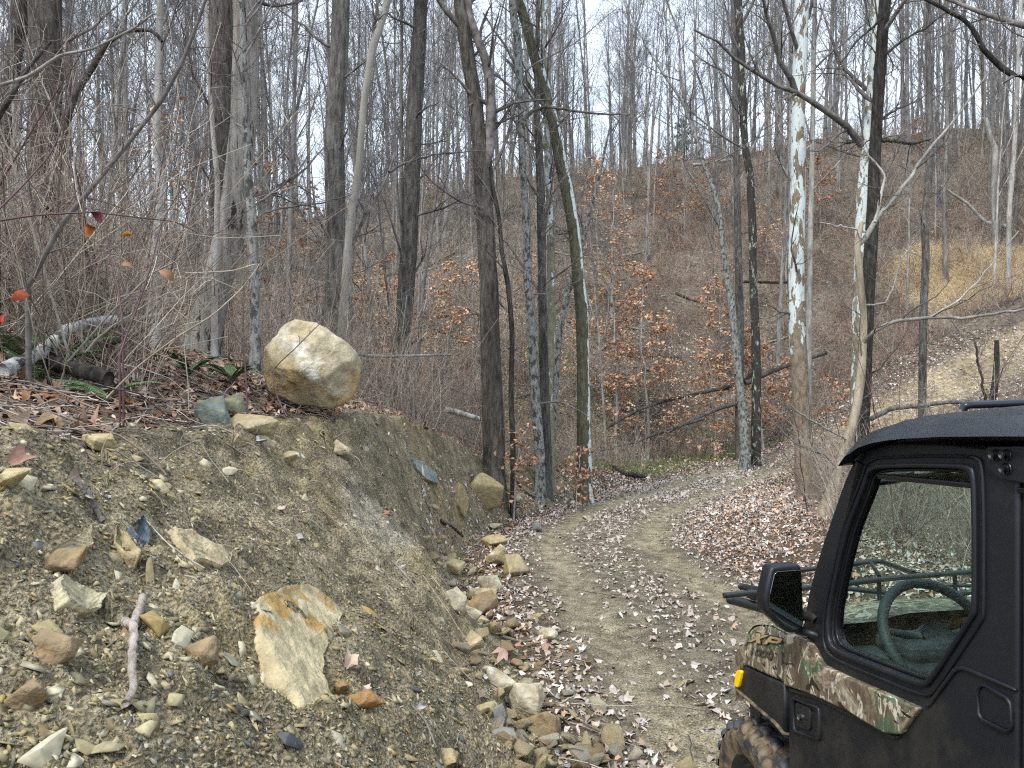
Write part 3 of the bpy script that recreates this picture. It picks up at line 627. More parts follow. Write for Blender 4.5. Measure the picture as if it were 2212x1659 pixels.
hero('dark brown trunk pressed against the white-mottled sycamore', [(1912, 0, 24), (1904, 109, 23), (1897, 218, 23), (1890, 327, 24), (1887, 436, 26), (1880, 545, 27), (1872, 700, 27), (1862, 960, 30)], 16.4, 'bark_dark', seed=24, visible=3, S=20,
     branches=[([(1895, 130), (1960, 80), (2000, 60), (2050, 20)], 6, 3), ([(1890, 300), (1930, 305), (1975, 310), (2010, 300)], 9, 4), ([(1905, 40), (1850, 90), (1800, 160)], 6, 2)])
hero('crooked pale tan tree at the bend with white curving limbs', [(1862, 480, 9), (1852, 530, 13), (1858, 600, 13), (1866, 680, 14), (1864, 760, 16), (1858, 830, 19), (1846, 900, 19), (1822, 975, 20), (1806, 1040, 24), (1781, 1108, 30)], 13.5, 'bark_tan', seed=25, visible=6, vis_len=1.1, crown=False, top=4, S=16,
     branches=[([(1850, 532), (1874, 509), (1892, 473), (1935, 422), (1972, 378), (2005, 327), (2045, 280), (2092, 218), (2136, 156)], 13, 3, 1),
               ([(1890, 480), (1903, 418), (1912, 378), (1886, 345), (1862, 318)], 7, 3),
               ([(1862, 745), (1890, 715), (1940, 692), (2010, 686), (2080, 688), (2130, 678), (2180, 674), (2214, 668)], 9, 4, -1.5),
               ([(2010, 686), (2060, 655), (2110, 610), (2150, 560), (2200, 500)], 5, 2, .5),
               ([(1866, 660), (1910, 655), (1930, 620), (1948, 560), (1975, 520)], 5, 2),
               ([(1832, 950), (1790, 930), (1740, 900), (1700, 870)], 5, 2, -1), ([(1812, 1020), (1780, 980), (1720, 960), (1650, 890)], 5, 2, -.5),
               ([(1870, 500), (1820, 490), (1770, 480)], 5, 2)])
hero('grey leaning trunk above the golden grass at right', [(2006, 0, 10), (2007, 200, 12), (2009, 327, 14), (2005, 400, 14), (1997, 473, 15), (2000, 560, 15), (1994, 700, 16)], 24, 'bark_grey', seed=26, visible=5, top=20)
hero('thin pale trunk near the right edge above the grass', [(2205, 0, 8), (2197, 200, 9), (2190, 330, 9), (2180, 460, 10)], 38, 'bark_pale', seed=27, visible=3, top=26)
hero('overhead dark limb tree just outside the right edge', [(2290, -200, 30), (2300, 300, 34), (2310, 900, 40)], 11, 'bark_dark', seed=28, visible=0, top=14,
     branches=[([(2300, 60), (2210, 170), (2150, 135), (2114, 87), (2092, 47), (2052, 25), (2001, 0), (1960, -30)], 14, 6)])
hero('forked dead snag of two black stems above the vehicle roof', [(2153, 735, 9), (2153, 790, 12), (2148, 840, 15), (2140, 900, 14)], 11, 'bark_dark', 'dead_snag', top=0, seed=29, visible=2, vis_len=.5, crown=False,
     branches=[([(2135, 880), (2122, 830), (2112, 780), (2106, 740)], 6, 4)])
hero('broken grey snag on the right slope', [(2128, 255, 9), (2140, 300, 11), (2150, 327, 12), (2147, 420, 12), (2150, 480, 12)], 42, 'bark_pale', 'dead_snag', top=0, seed=30, visible=1, crown=False)
# bare limb arching over the brush at the upper left
def arch(label, pts, w0, w1, d, mat, name='bent_limb', cat='branch', dd=0, base=None, seed=0, twigs=8, tl=.5, S=10):
    rng = np.random.RandomState(seed); pts = np.array(pts, float); dep = d + dd * np.linspace(0, 1, len(pts))
    q = catmull(np.c_[at(pts[:, 0], pts[:, 1], dep), np.linspace(w0, w1, len(pts)) / FPX * d / 2], 36)
    P, R = q[:, :3], q[:, 3]
    if base:      # continue to the ground
        x, y = P[0, 0], P[0, 1]; gz = float(H0(np.array([x]), np.array([y]))[0]) - .1
        P = np.concatenate([[[x, y, gz]], P]); R = np.r_[R[0], R]
    e = empty(name, P[0], label, cat)
    tv, tq = trunk_tube(P, R, S, .05, seed); link('stem', make_mesh('stem', tv, [tq], True, None, P[0]), M[mat], e)
    if twigs:
        P1, R1 = children(rng, P[None], R[None], twigs, .1, .98, (35, 80), tl, .4, 6, .2, .02, .002)
        P2, R2 = children(rng, P1, R1, 4, .2, .98, (30, 60), tl * .4, .6, 4, .2, 0, .0015)
        for i in range(twigs):
            V, F, _ = join([tubes(P1[i:i + 1], R1[i:i + 1], 4), tubes(P2[4 * i:4 * i + 4], R2[4 * i:4 * i + 4], 3)]); link('twig', make_mesh('twig', V, F, True, None, P[0]), M['twig'], e)
    return e
arch('bent brown limb arching over the brush at upper left', [(60, 560), (110, 430), (140, 270), (165, 200), (200, 145), (240, 85), (280, 66), (330, 66), (350, 90)], 20, 7, 7, 'bark_brown', base=True, seed=1, name='bent_sapling', cat='sapling')
arch('long straight grey sapling slanting up to the right at left', [(60, 620), (130, 490), (215, 385), (300, 280), (350, 215), (395, 130), (430, 40), (450, -20)], 12, 6, 4.6, 'twig', base=True, seed=2, name='slanting_sapling', cat='sapling', tl=.8, twigs=10)
arch('pale slanting sapling crossing the upper left corner', [(-20, 190), (60, 165), (130, 120), (200, 105), (290, 60), (330, 30)], 8, 4, 4.4, 'bark_pale', seed=3, name='slanting_sapling', cat='sapling', base=True)
arch('dark thick stem curving in from the left edge', [(-10, 260), (20, 215), (40, 180), (60, 150), (110, 90)], 14, 6, 5, 'bark_brown', seed=4, name='bent_sapling', cat='sapling', base=True)
def canes():
    specs = [('purple briar cane running level from the left edge', [(-10, 478), (80, 465), (200, 459), (300, 470), (380, 480), (430, 505)], 4.0),
             ('upright purple briar cane left of the grey rock', [(258, 770), (275, 720), (305, 640), (330, 560), (350, 480), (395, 400), (440, 330)], 3.9),
             ('purple briar cane arching out of the leaf litter at left', [(265, 700), (255, 620), (235, 540), (225, 470), (205, 420), (190, 380)], 4.1),
             ('purple briar cane rising steeply to the upper left corner', [(-5, 455), (50, 400), (110, 330), (150, 230), (170, 130)], 4.2),
             ('thin tan cane sweeping down from the boulder to the leaves', [(230, 860), (300, 790), (380, 730), (460, 680), (520, 625), (560, 570), (500, 585), (400, 590)], 3.7),
             ('low purple cane lying over the edge of the bank', [(240, 840), (300, 850), (370, 905), (420, 930)], 3.6),
             ('fine reddish cane leaning on the left face of the boulder', [(620, 900), (600, 860), (590, 800), (640, 750), (690, 700)], 6.0),
             ('short purple cane beside the grey-green rock', [(535, 900), (530, 800), (525, 700), (528, 600), (520, 560)], 5.2)]
    for i, (lab, pts, d) in enumerate(specs):
        tan = 'tan' in lab
        arch(lab, pts, 4.5, 2, d, 'bark_tan' if tan else 'cane', name='briar_cane', cat='cane', seed=40 + i, twigs=5, tl=.22, S=6, dd=.4, base=(i in (1, 2, 7)))
canes()

# ------------------------------------------------------------------ trees on the slope and the ridge
def slope_trees():
    rng = np.random.RandomState(5); pts = []; tries = 0
    groups = [(27, 56, 104, 'tree on the wooded far slope', 1.9), (55, 74, 96, 'tree along the ridge', 1.7)]
    bark = {0: 'grey', 1: 'brown', 2: 'grey', 3: 'brown', 4: 'grey', 5: 'pale', 6: 'brown', 7: 'grey', 8: 'grey'}
    for gi, (r0, r1, nmax, g, dmin) in enumerate(groups):
        k = 0; tries = 0
        while k < nmax and tries < 20000:
            tries += 1
            az = math.radians(rng.uniform(-37, 37)); r = math.sqrt(rng.uniform(r0 * r0, r1 * r1)); x, y = r * math.sin(az), r * math.cos(az)
            if path_dist(np.array([x]), np.array([y]))[0][0] < 3.0: continue
            if gi == 0 and 4 < math.degrees(az) < 36 and r < 48 and rng.rand() < .78: continue
            if gi == 0 and math.degrees(az) < -3 and r < 30 and rng.rand() < .3: continue
            if any((x - a) ** 2 + (y - b) ** 2 < dmin * dmin for a, b in pts[-260:]): continue
            pts.append((x, y)); v = rng.randint(0, 9)
            side = 'left' if az < -.2 else 'middle' if az < .2 else 'right'
            ln = rng.rand()
            plant_tree(v, x, y, (.75 + .5 * rng.rand()) * (.85 if gi == 0 else .95), rng.rand() * 6.28, (rng.rand() - .5) * .09, (rng.rand() - .5) * .09,
                       ('bare %s-barked tree standing on the far slope, %s part' if gi == 0 else 'bare %s-barked tree on the ridge against the sky, %s part') % (bark[v], side),
                       'bare trees on the far slope' if gi == 0 else 'bare trees along the ridge skyline')
            k += 1
slope_trees()
def left_trees():
    """thin trees on the near level ground left of the bank"""
    rng = np.random.RandomState(15); k = 0; pts = []
    while k < 26:
        az = math.radians(rng.uniform(-38, -7)); r = rng.uniform(14.5, 26); x, y = r * math.sin(az), r * math.cos(az)
        if any((x - a) ** 2 + (y - b) ** 2 < 1.0 for a, b in pts): continue
        pts.append((x, y)); v = [2, 5, 0, 7, 2, 5][rng.randint(6)]
        plant_tree(v, x, y, .42 + .35 * rng.rand(), rng.rand() * 6.28, (rng.rand() - .5) * .16, (rng.rand() - .5) * .16,
                   'slim bare tree in the thicket behind the bank, left half', 'slim trees in the thicket behind the bank', 'slim_tree'); k += 1
left_trees()
def far_woods():
    rng = np.random.RandomState(11); PT = []; RT = []
    for i in range(470):
        az = math.radians(rng.uniform(-50, 50)); r = rng.uniform(64, 118); x, y = r * math.sin(az), r * math.cos(az)
        z = float(H0(np.array([x]), np.array([y]))[0]); H = rng.uniform(13, 22); K = 6
        t = np.linspace(0, 1, K); P = np.zeros((K, 3)); P[:, 0] = x + (rng.randn() * .05) * H * t + np.cumsum(rng.randn(K)) * .12; P[:, 1] = y; P[:, 2] = z - .5 + H * t
        PT.append(P); RT.append(rng.uniform(.09, .2) * (1 - .8 * t))
    PT = np.array(PT); RT = np.array(RT)
    P1, R1 = children(rng, PT, RT, 14, .3, .97, (22, 50), 4.2, .5, 5, .12, .1, .02)
    P2, R2 = children(rng, P1, R1, 6, .2, .97, (25, 55), 1.5, .6, 4, .15, .05, .012)
    P3, R3 = children(rng, P2, R2, 3, .2, .97, (25, 55), .7, .6, 3, .15, .05, .008)
    V, F, _ = join([tubes(PT, RT, 5), tubes(P1, R1, 3), tubes(P2, R2, 3), tubes(P3, R3, 3)])
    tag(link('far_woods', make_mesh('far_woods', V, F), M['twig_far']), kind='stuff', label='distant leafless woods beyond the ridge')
far_woods()

# ------------------------------------------------------------------ undergrowth
STEMC = np.array([(.30, .245, .19), (.38, .32, .25), (.24, .19, .155), (.33, .26, .21), (.48, .41, .32), (.19, .15, .125)])
def brush(name, label, pts, h, ns, seed, rmin=.0025, cols=STEMC, spread=25, r0=.004, kids=4, K=5, wob=.16):
    rng = np.random.RandomState(seed); n = len(pts); pos = np.repeat(pts, ns, 0) + rng.randn(n * ns, 3) * np.array([.18, .18, 0])
    pos[:, 2] = H0(pos[:, 0], pos[:, 1]) - .05
    a = np.radians(rng.rand(len(pos)) * spread + 3); b = rng.rand(len(pos)) * 6.283
    D = np.stack([np.sin(a) * np.cos(b), np.sin(a) * np.sin(b), np.cos(a)], 1)
    L = h * (.4 + .9 * rng.rand(len(pos))) * np.repeat(.6 + .7 * rng.rand(n), ns); 
    dist = np.hypot(pos[:, 0], pos[:, 1]); rr = np.maximum(r0, dist * .00022) * (.7 + .6 * rng.rand(len(pos)))
    P, R = walk(rng, pos, D, L, rr, K, wob, .0, .4, rmin)
    P2, R2 = children(rng, P, R, kids, .15, .98, (25, 75), h * .38, .65, 4, .25, .0, rmin)
    R2 = np.maximum(R2, np.repeat(rr, kids)[:, None] * .5)
    c = cols[rng.randint(0, len(cols), len(pos))] * (.7 + .6 * rng.rand(len(pos)))[:, None]
    V1, F1 = tubes(P, R, 3); V2, F2 = tubes(P2, R2, 3)
    V, F, C = join([(V1, F1, np.repeat(c, K * 3, 0)), (V2, F2, np.repeat(np.repeat(c, kids, 0), 12, 0))])
    tag(link(name, make_mesh(name, V, F, False, C), M['stem']), kind='stuff', label=label)
def polar_pts(rng, n, a0, a1, r0, r1, p=1.0):
    az = np.radians(rng.uniform(a0, a1, n)); r = r0 * (r1 / r0) ** (rng.rand(n) ** p); x = r * np.sin(az); y = r * np.cos(az)
    return np.stack([x, y, 0 * x], 1)
def keep_off(P, road=2.4, veh=True):
    bank, rd, pd, pt, sd_, crest, toe = zones(P[:, 0], P[:, 1])
    k = (pd > road) & (bank < .2)
    inside = (P[:, 0] > crest - .1) & (P[:, 0] < toe + .3) & (P[:, 1] < 20); k &= ~inside
    if veh: k &= ~((P[:, 0] > 0) & (P[:, 0] < 5) & (P[:, 1] < 6))
    return P[k]
rg = np.random.RandomState(21)
P = keep_off(polar_pts(rg, 3000, -40, 40, 21, 62, .8), 2.6); brush('hillside_undergrowth', 'thin brown brush covering the far slope', P, 1.5, 5, 1)
P = polar_pts(rg, 1500, -38, 38, 54, 80, 1); brush('ridge_undergrowth', 'bare brush along the top of the ridge', P, 2.3, 5, 11, spread=22)
P = keep_off(polar_pts(rg, 900, 10, 42, 22, 56, .8), 3.2); brush('briar_undergrowth', 'tangled reddish brown briars on the right slope', P, 1.5, 7, 2, cols=STEMC * np.array([1.05, .85, .8]), wob=.25)
P = keep_off(polar_pts(rg, 1000, -40, 14, 10.5, 24, .9), 2.7); brush('valley_thicket', 'grey brown thicket of thin stems behind the bank', P, 1.7, 5, 3, spread=30)
P = keep_off(polar_pts(rg, 170, -42, -26.5, 5.6, 10, .9)); P = P[P[:, 0] < -2.6]; brush('near_thicket', 'dense tangle of bare twigs at left behind the bank crest', P, 1.9, 4, 4, r0=.0042, spread=40, kids=4)
P = polar_pts(rg, 520, 14, 44, 9, 22, 1.0); P = keep_off(P, 3.6); brush('right_thicket', 'bare thicket of thin stems right of the road', P, 1.7, 5, 5, spread=30, kids=5)

def make_shrub(seed, h, ns, cols):
    rng = np.random.RandomState(seed); pos = rng.randn(ns, 3) * np.array([.08, .08, 0]); pos[:, 2] = -.05
    a = np.radians(8 + rng.rand(ns) * 32); b = rng.rand(ns) * 6.283; D = np.stack([np.sin(a) * np.cos(b), np.sin(a) * np.sin(b), np.cos(a)], 1)
    P, R = walk(rng, pos, D, h * (.6 + .6 * rng.rand(ns)), .006 + .008 * rng.rand(ns), 9, .11, .0, .25, .003)
    P1, R1 = children(rng, P, R, 7, .2, .97, (30, 70), h * .4, .5, 6, .16, .03, .003)
    P2, R2 = children(rng, P1, R1, 5, .15, .98, (30, 70), h * .16, .6, 4, .22, .02, .002)
    c = cols[rng.randint(0, len(cols), ns)]
    st = join([(*tubes(P, R, 6), np.repeat(c, 54, 0))]); tw = join([(*tubes(P1, R1, 4), np.repeat(np.repeat(c, 7, 0), 24, 0)), (*tubes(P2, R2, 3), np.repeat(np.repeat(c, 35, 0), 12, 0))])
    a_ = make_mesh('stems', st[0], st[1], True, st[2]); b__ = make_mesh('twigs', tw[0], tw[1], False, tw[2])
    a_.materials.append(M['stem']); b__.materials.append(M['stem']); return a_, b__
GREYC = np.array([(.20, .175, .15), (.30, .27, .235), (.15, .12, .10), (.40, .36, .31), (.13, .075, .07)])
SHRUBS = [make_shrub(60 + i, [2.4, 3.0, 1.7, 3.6, 2.1][i], [7, 6, 9, 5, 8][i], GREYC) for i in range(5)]
def plant_shrub(k, x, y, s, rz, label, group, name='bare_shrub'):
    bk = zones(np.array([x]), np.array([y])); 
    if bk[0][0] > .02 or x > bk[5][0] - .45 and x < bk[6][0] + .3 and y < 20: return
    if -.48 < x / y < -.15 and y < 10.4: return
    z = float(H0(np.array([x]), np.array([y]))[0]); e = empty(name, (x, y, z), label, 'shrub', group); e.rotation_euler = (0, 0, rz); e.scale = (s, s, s)
    for nm, me in zip(('stems', 'twigs'), SHRUBS[k]): link(nm, me, None, e)
rg = np.random.RandomState(31)
for i in range(34):
    az = math.radians(rg.uniform(-38, -13)); r = rg.uniform(5.6, 11); plant_shrub(rg.randint(5), r * math.sin(az), r * math.cos(az), rg.uniform(.7, 1.1), rg.rand() * 6.3, 'bare grey shrub in the tangle left of the boulder', 'bare shrubs left of the boulder')
for i in range(14):
    az = math.radians(rg.uniform(-14, 2)); r = rg.uniform(11.5, 18); plant_shrub(rg.randint(5), r * math.sin(az) - .5, r * math.cos(az), rg.uniform(.6, 1.0), rg.rand() * 6.3, 'bare shrub between the trunks behind the boulder', 'bare shrubs between the trunks')
for i in range(26):
    az = math.radians(rg.uniform(19, 40)); r = rg.uniform(8.5, 20); x, y = r * math.sin(az), r * math.cos(az)
    if path_dist(np.array([x]), np.array([y]))[0][0] < 3.2: continue
    plant_shrub(rg.randint(5), x, y, rg.uniform(.6, 1.0), rg.rand() * 6.3, 'bare shrub beyond the leafy shoulder right of the road', 'bare shrubs right of the road')

SLOPEC = np.array([(.34, .29, .24), (.42, .37, .31), (.26, .21, .17), (.50, .45, .38), (.30, .22, .18)]); SAV = SHRUBS[:]
SHRUBS[:] = [make_shrub(160 + i, [3.4, 4.0, 2.7, 5.0, 3.1][i], [6, 5, 8, 4, 7][i], SLOPEC) for i in range(5)]
for me_ in [m_ for s_ in SHRUBS for m_ in s_]:
    n_ = len(me_.vertices)
rg = np.random.RandomState(33); k_ = 0
while k_ < 110:
    az = math.radians(rg.uniform(-34, 37)); r = rg.uniform(27, 58); x, y = r * math.sin(az), r * math.cos(az)
    if path_dist(np.array([x]), np.array([y]))[0][0] < 3: continue
    plant_shrub(rg.randint(5), x, y, rg.uniform(.6, 1.15), rg.rand() * 6.3, 'leafless many-stemmed bush on the brown far slope', 'leafless bushes on the far slope', 'slope_bush'); k_ += 1
SHRUBS[:] = SAV

def beech(label, x, y, h, seed, cols, nl=5, group=None, pale=False, lsize=.09):
    rng = np.random.RandomState(seed); z = float(H0(np.array([x]), np.array([y]))[0]); K = 12; t = np.linspace(0, 1, K)
    P = np.zeros((1, K, 3)); P[0, :, 2] = t * h - .1; P[0, :, :2] = np.cumsum(rng.randn(K, 2) * .02 * h, 0) * t[:, None]; R = (.012 * h * (1 - .85 * t))[None]
    P1, R1 = children(rng, P, R, 22, .18, .98, (62, 92), h * .36, .45, 7, .10, -.005, .005, flat=.3)
    P2, R2 = children(rng, P1, R1, 6, .15, .97, (30, 60), h * .13, .6, 4, .15, 0, .0035, flat=.7)
    e = empty('beech_sapling', (x, y, z), label, 'sapling', group)
    tv, tq = tubes(P, R, 8); link('trunk', make_mesh('trunk', tv, [tq], True), M['bark_pale'], e)
    V, F, _ = join([tubes(P1, R1, 4), tubes(P2, R2, 3)]); link('branches', make_mesh('branches', V, F), M['twig'], e)
    V, F, C = leaves_on(rng, P2, R2, nl, lsize, cols, .25, .1); link('leaves', make_mesh('leaves', V, [F], False, C), M['leaf'], e)
def on(px, py, d): p = at(px, py, d); return p[0], p[1]
BL = [('spreading pale beech filling the slope behind the leaning sycamore', 1400, 30, 6, 21, 5), ('russet beech thicket below the ridge right of center', 1320, 38, 7, 22, 5), ('pale-leaved beech low at the slope foot right of the black-barked tree', 1690, 33, 3.5, 23, 5), ('copper-leaved beech sapling right of the big leaning trunk', 600, 17, 5.5, 1, 7), ('copper-leaved beech behind the trunk over the boulder', 690, 20, 6, 2, 5), ('small beech sapling left of the pale sapling', 300, 13, 4.5, 3, 2),
      ('pale-leaved beech on the slope just right of the leaning sycamore', 1330, 31, 7, 4, 7), ('tall orange-leaved beech at the middle of the slope', 1375, 32, 7.5, 5, 8), ('low beech at the foot of the slope right of center', 1545, 31, 4.5, 6, 6),
      ('copper-leaved beech right of the spotted forked tree', 1650, 31, 5, 7, 6), ('orange tiered beech on the ridge behind the black-barked tree', 1690, 57, 7, 8, 7), ('beech shoot with hanging leaves at the leaning sycamore foot', 1245, 16.6, 1.5, 9, 2),
      ('beech shoot left of the mottled trunk foot', 1110, 14.8, 1.9, 10, 2), ('rusty beech sapling behind the crooked tan tree', 1835, 19, 3.2, 11, 7), ('pale beech low on the slope left of the black-barked tree', 1560, 36, 5, 12, 6),
      ('orange beech tier behind the tall white sycamore', 1770, 48, 5, 13, 6), ('upper slope beech beside the fallen pale log', 1530, 50, 4.5, 14, 6), ('faded beech above the golden grass', 1990, 56, 4, 15, 5),
      ('beech among the grey trunks at left center', 800, 27, 5.5, 16, 4), ('beech low between the oak and the double trunk', 960, 30, 5, 17, 5), ('tan-leaved beech below the ridge at center', 1290, 44, 6, 18, 6), ('orange beech high on the center slope', 1440, 47, 5.5, 19, 5)]
for lab, px, d, h, s, nl in BL:
    x, y = on(px, 800, d); beech(lab, x, y, h, s + 200, PALEBEECH if ('pale' in lab or 'tan-' in lab or 'low' in lab) else BEECH, nl * 2 if d > 25 else nl, lsize=.135 if d > 25 else .09)
rg = np.random.RandomState(77)
for i in range(16):
    az = math.radians(rg.uniform(-30, 24)); r = rg.uniform(30, 52); x, y = r * math.sin(az), r * math.cos(az)
    if path_dist(np.array([x]), np.array([y]))[0][0] < 4: continue
    beech('small tan-leaved beech scattered on the brown slope', x, y, rg.uniform(2.5, 4.5), 300 + i, PALEBEECH if rg.rand() < .6 else BEECH, 4, 'scattered beech saplings on the slope', lsize=.1)
# dark green conifer far on the ridge
def conifer():
    rng = np.random.RandomState(3); x, y = on(1478, 300, 66); z = float(H0(np.array([x]), np.array([y]))[0]); e = empty('small_pine', (x, y, z), 'small dark green pine on the ridge behind the bare trunks', 'tree')
    P = np.array([[[0, 0, -.2], [0, 0, 2], [0, 0, 4.6]]]); R = np.array([[.08, .05, .01]]); tv, tq = tubes(P, R, 6); link('trunk', make_mesh('trunk', tv, [tq]), M['bark_dark'], e)
    P1, R1 = children(rng, P, R, 46, .1, 1, (60, 85), 1.9, .3, 5, .05, .02, .01)
    P2, R2 = children(rng, P1, R1, 9, .1, 1, (40, 60), .5, .6, 3, .1, .02, .006)
    V, F, C = leaves_on(rng, P2, R2, 8, .12, np.array([(.05, .10, .045), (.07, .13, .05)]), .0, .0); link('needles', make_mesh('needles', V, [F], False, C), M['fern'], e)
conifer()
# ------------------------------------------------------------------ leaf litter and gravel
def gnormal(x, y, e=.06):
    hx = (H0(x + e, y) - H0(x - e, y)) / (2 * e); hy = (H0(x, y + e) - H0(x, y - e)) / (2 * e)
    return norm(np.stack([-hx, -hy, np.ones_like(hx)], -1))
def frames(rng, N, tilt):
    n = len(N); Nn = norm(N + rng.randn(n, 3) * tilt[:, None] if np.ndim(tilt) else N + rng.randn(n, 3) * tilt)
    A = norm(np.cross(Nn, rng.randn(n, 3))); B = np.cross(Nn, A); return A, B, Nn
def t_oval():
    v = []
    for j, (yy, w) in enumerate([(-.5, .04), (-.28, .21), (0, .30), (.28, .22), (.5, .02)]):
        for i in (-1, 0, 1): v.append((i * w, yy))
    f = []
    for j in range(4):
        for i in range(2): a = j * 3 + i; f.append((a, a + 1, a + 4, a + 3))
    return np.array(v), np.array(f)
def t_lobed(sd=0):
    rg_ = np.random.RandomState(sd)
    rad = [.52, .34, .48, .31, .44, .28, .34, .14, .34, .28, .42, .30, .47, .35]; rad = [q * rg_.uniform(.72, 1.15) for q in rad] if sd else rad; n = len(rad); v = [(0, 0)]
    for i, r in enumerate(rad): a = math.pi / 2 - i * 2 * math.pi / n; v.append((r * math.cos(a) * .95, r * math.sin(a)))
    f = [(0, 1 + i, 1 + (i + 1) % n) for i in range(n)]; return np.array(v), np.array(f)
def t_leafquad():
    return np.array([(0, -.5), (.27, 0), (0, .5), (-.27, 0)]), np.array([(0, 1, 2), (0, 2, 3)])
def scatter2d(rng, tpl, pos, N, size, cols, tilt=.25, curl=.8, lift=.01):
    v, f = tpl; n = len(pos); m = len(v); A, B, Nn = frames(rng, N, tilt)
    c = rng.randn(n, 3) * curl
    z = c[:, :1] * v[:, 0] ** 2 + c[:, 1:2] * .8 * v[:, 1] ** 2 + c[:, 2:] * .8 * v[:, 0] * v[:, 1]
    z = z - z.min(1, keepdims=True) * .6
    P = pos[:, None] + size[:, None, None] * (v[None, :, :1] * A[:, None] + v[None, :, 1:] * B[:, None] + z[..., None] * Nn[:, None]) + np.array([0, 0, 1]) * lift
    F = (np.arange(n) * m)[:, None, None] + f[None]
    return P.reshape(-1, 3), F.reshape(-1, f.shape[1]), np.repeat(cols, m, 0)
LITTER = np.array([(.50, .37, .29), (.42, .30, .22), (.31, .20, .135), (.50, .44, .40), (.60, .52, .45), (.17, .115, .085), (.36, .19, .11), (.46, .34, .27), (.28, .235, .205), (.24, .17, .13)])
def litter():
    rng = np.random.RandomState(41); n = 560000
    az = np.radians(rng.uniform(-50, 52, n)); r = 1.5 * (40 / 1.5) ** (rng.rand(n) ** .75); x = r * np.sin(az); y = r * np.cos(az)
    bank, road, pd, pt, sd_, crest, toe = zones(x, y)
    cl = smooth01((fbm(x, y, .8, 4, _T2) + .35) / .7)
    rut = np.exp(-((pd - .78) / .3) ** 2)
    mid = np.exp(-(pd / .4) ** 2)
    dn = np.full(n, .95)
    rd = ((.16 + .36 * cl) * (1 - .93 * rut) + .12 * mid)
    rd = rd * np.where(r < 7, 1.35, 1); rd = np.where(pt > 9, .10 + .25 * cl, rd)
    edge = smooth01((pd - 1.15) / .5); rd = rd * (1 - edge) + edge * .95
    dn = dn * (1 - road) + rd * road
    dn = dn * (1 - bank) + bank * (.022 + .3 * smooth01((toe + .05 - x < .35) * 1.0) * cl * .5)
    dn = np.where((x < toe + .1) & (x > toe - .45) & (y > 9) & (y < 20), .8, dn)
    keep = rng.rand(n) < np.minimum(1, dn * 300 * r * r / 98000)
    x, y, r, bank, crest = x[keep], y[keep], r[keep], bank[keep], crest[keep]
    n = len(x); z = Hd(x, y); N = gnormal(x, y); pos = np.stack([x, y, z], -1)
    k = rng.randint(0, len(LITTER), n); C = LITTER[k] * (.7 + .55 * rng.rand(n))[:, None]
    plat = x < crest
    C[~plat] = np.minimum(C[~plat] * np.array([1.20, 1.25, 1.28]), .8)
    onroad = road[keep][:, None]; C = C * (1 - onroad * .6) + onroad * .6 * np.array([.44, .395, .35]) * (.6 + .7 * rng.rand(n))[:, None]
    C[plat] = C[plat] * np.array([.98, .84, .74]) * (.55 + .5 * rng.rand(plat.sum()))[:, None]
    s = (.032 + .055 * rng.rand(n) ** 1.6) * np.where(r > 12, 1.15 + (r - 12) * .03, 1)
    s = np.where(plat & (r < 9), s * 1.15, s)
    t = rng.rand(n); near = r < 9
    parts = []
    for m_, tp in ((near & (t < .66), t_oval()), (near & (t >= .66) & (t < .78), t_lobed(1)), (near & (t >= .78) & (t < .9), t_lobed(2)), (near & (t >= .9), t_lobed(3)), (~near, t_leafquad())):
        sz = s[m_] * (1.35 if tp is not None and len(tp[0]) == 15 and tp[1].shape[1] == 3 else 1)
        parts.append(scatter2d(rng, tp, pos[m_], N[m_], sz, C[m_], .26, 1.7, .006))
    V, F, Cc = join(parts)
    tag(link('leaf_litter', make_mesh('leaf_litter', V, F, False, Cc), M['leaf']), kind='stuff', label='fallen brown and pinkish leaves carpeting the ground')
    # twigs and broken sticks lying in the litter
    n = 5200; az = np.radians(rng.uniform(-40, 40, n)); r = 3.2 * (18 / 3.2) ** rng.rand(n); x = r * np.sin(az); y = r * np.cos(az)
    bank, road, pd, pt, sd_, crest, toe = zones(x, y); k_ = rng.rand(n) < np.where(x < crest, 1., np.where(road > .5, .05, np.where(bank > .3, .08, .22))); x, y, r = x[k_], y[k_], r[k_]; n = len(x)
    a = rng.rand(n) * 6.28; L = .12 + .5 * rng.rand(n) ** 2; K = 6; P = np.zeros((n, K, 3)); tt = np.linspace(-.5, .5, K)[None]
    P[:, :, 0] = x[:, None] + np.cos(a)[:, None] * L[:, None] * tt; P[:, :, 1] = y[:, None] + np.sin(a)[:, None] * L[:, None] * tt; P[:, :, :2] += rng.randn(n, K, 2) * .008
    P[:, :, 2] = H0(P[:, :, 0], P[:, :, 1]) + .02 + .05 * rng.rand(n)[:, None] + rng.randn(n)[:, None] * .06 * tt; Rr = (.0018 + .0045 * rng.rand(n) ** 2)[:, None] * np.linspace(1, .5, K)[None]
    tc_ = np.array([(.16, .13, .11), (.30, .26, .22), (.40, .36, .31), (.10, .075, .065), (.22, .17, .13)])[rng.randint(0, 5, n)]; V, Q = tubes(P, Rr, 4)
    tag(link('fallen_twigs', make_mesh('fallen_twigs', V, [Q], True, np.repeat(tc_, K * 4, 0)), M['stem']), kind='stuff', label='small broken twigs strewn over the leaf litter')
    # coarser litter on the far slope
    n = 110000; az = np.radians(rng.uniform(-38, 38, n)); r = 24 * (74 / 24) ** rng.rand(n); x = r * np.sin(az); y = r * np.cos(az)
    pd = path_dist(x, y)[0]; k_ = (pd > 1.5) & (rng.rand(n) < .35 + .65 * smooth01((fbm(x, y, .22, 3) + .2) / .4)); x, y, r = x[k_], y[k_], r[k_]; n = len(x)
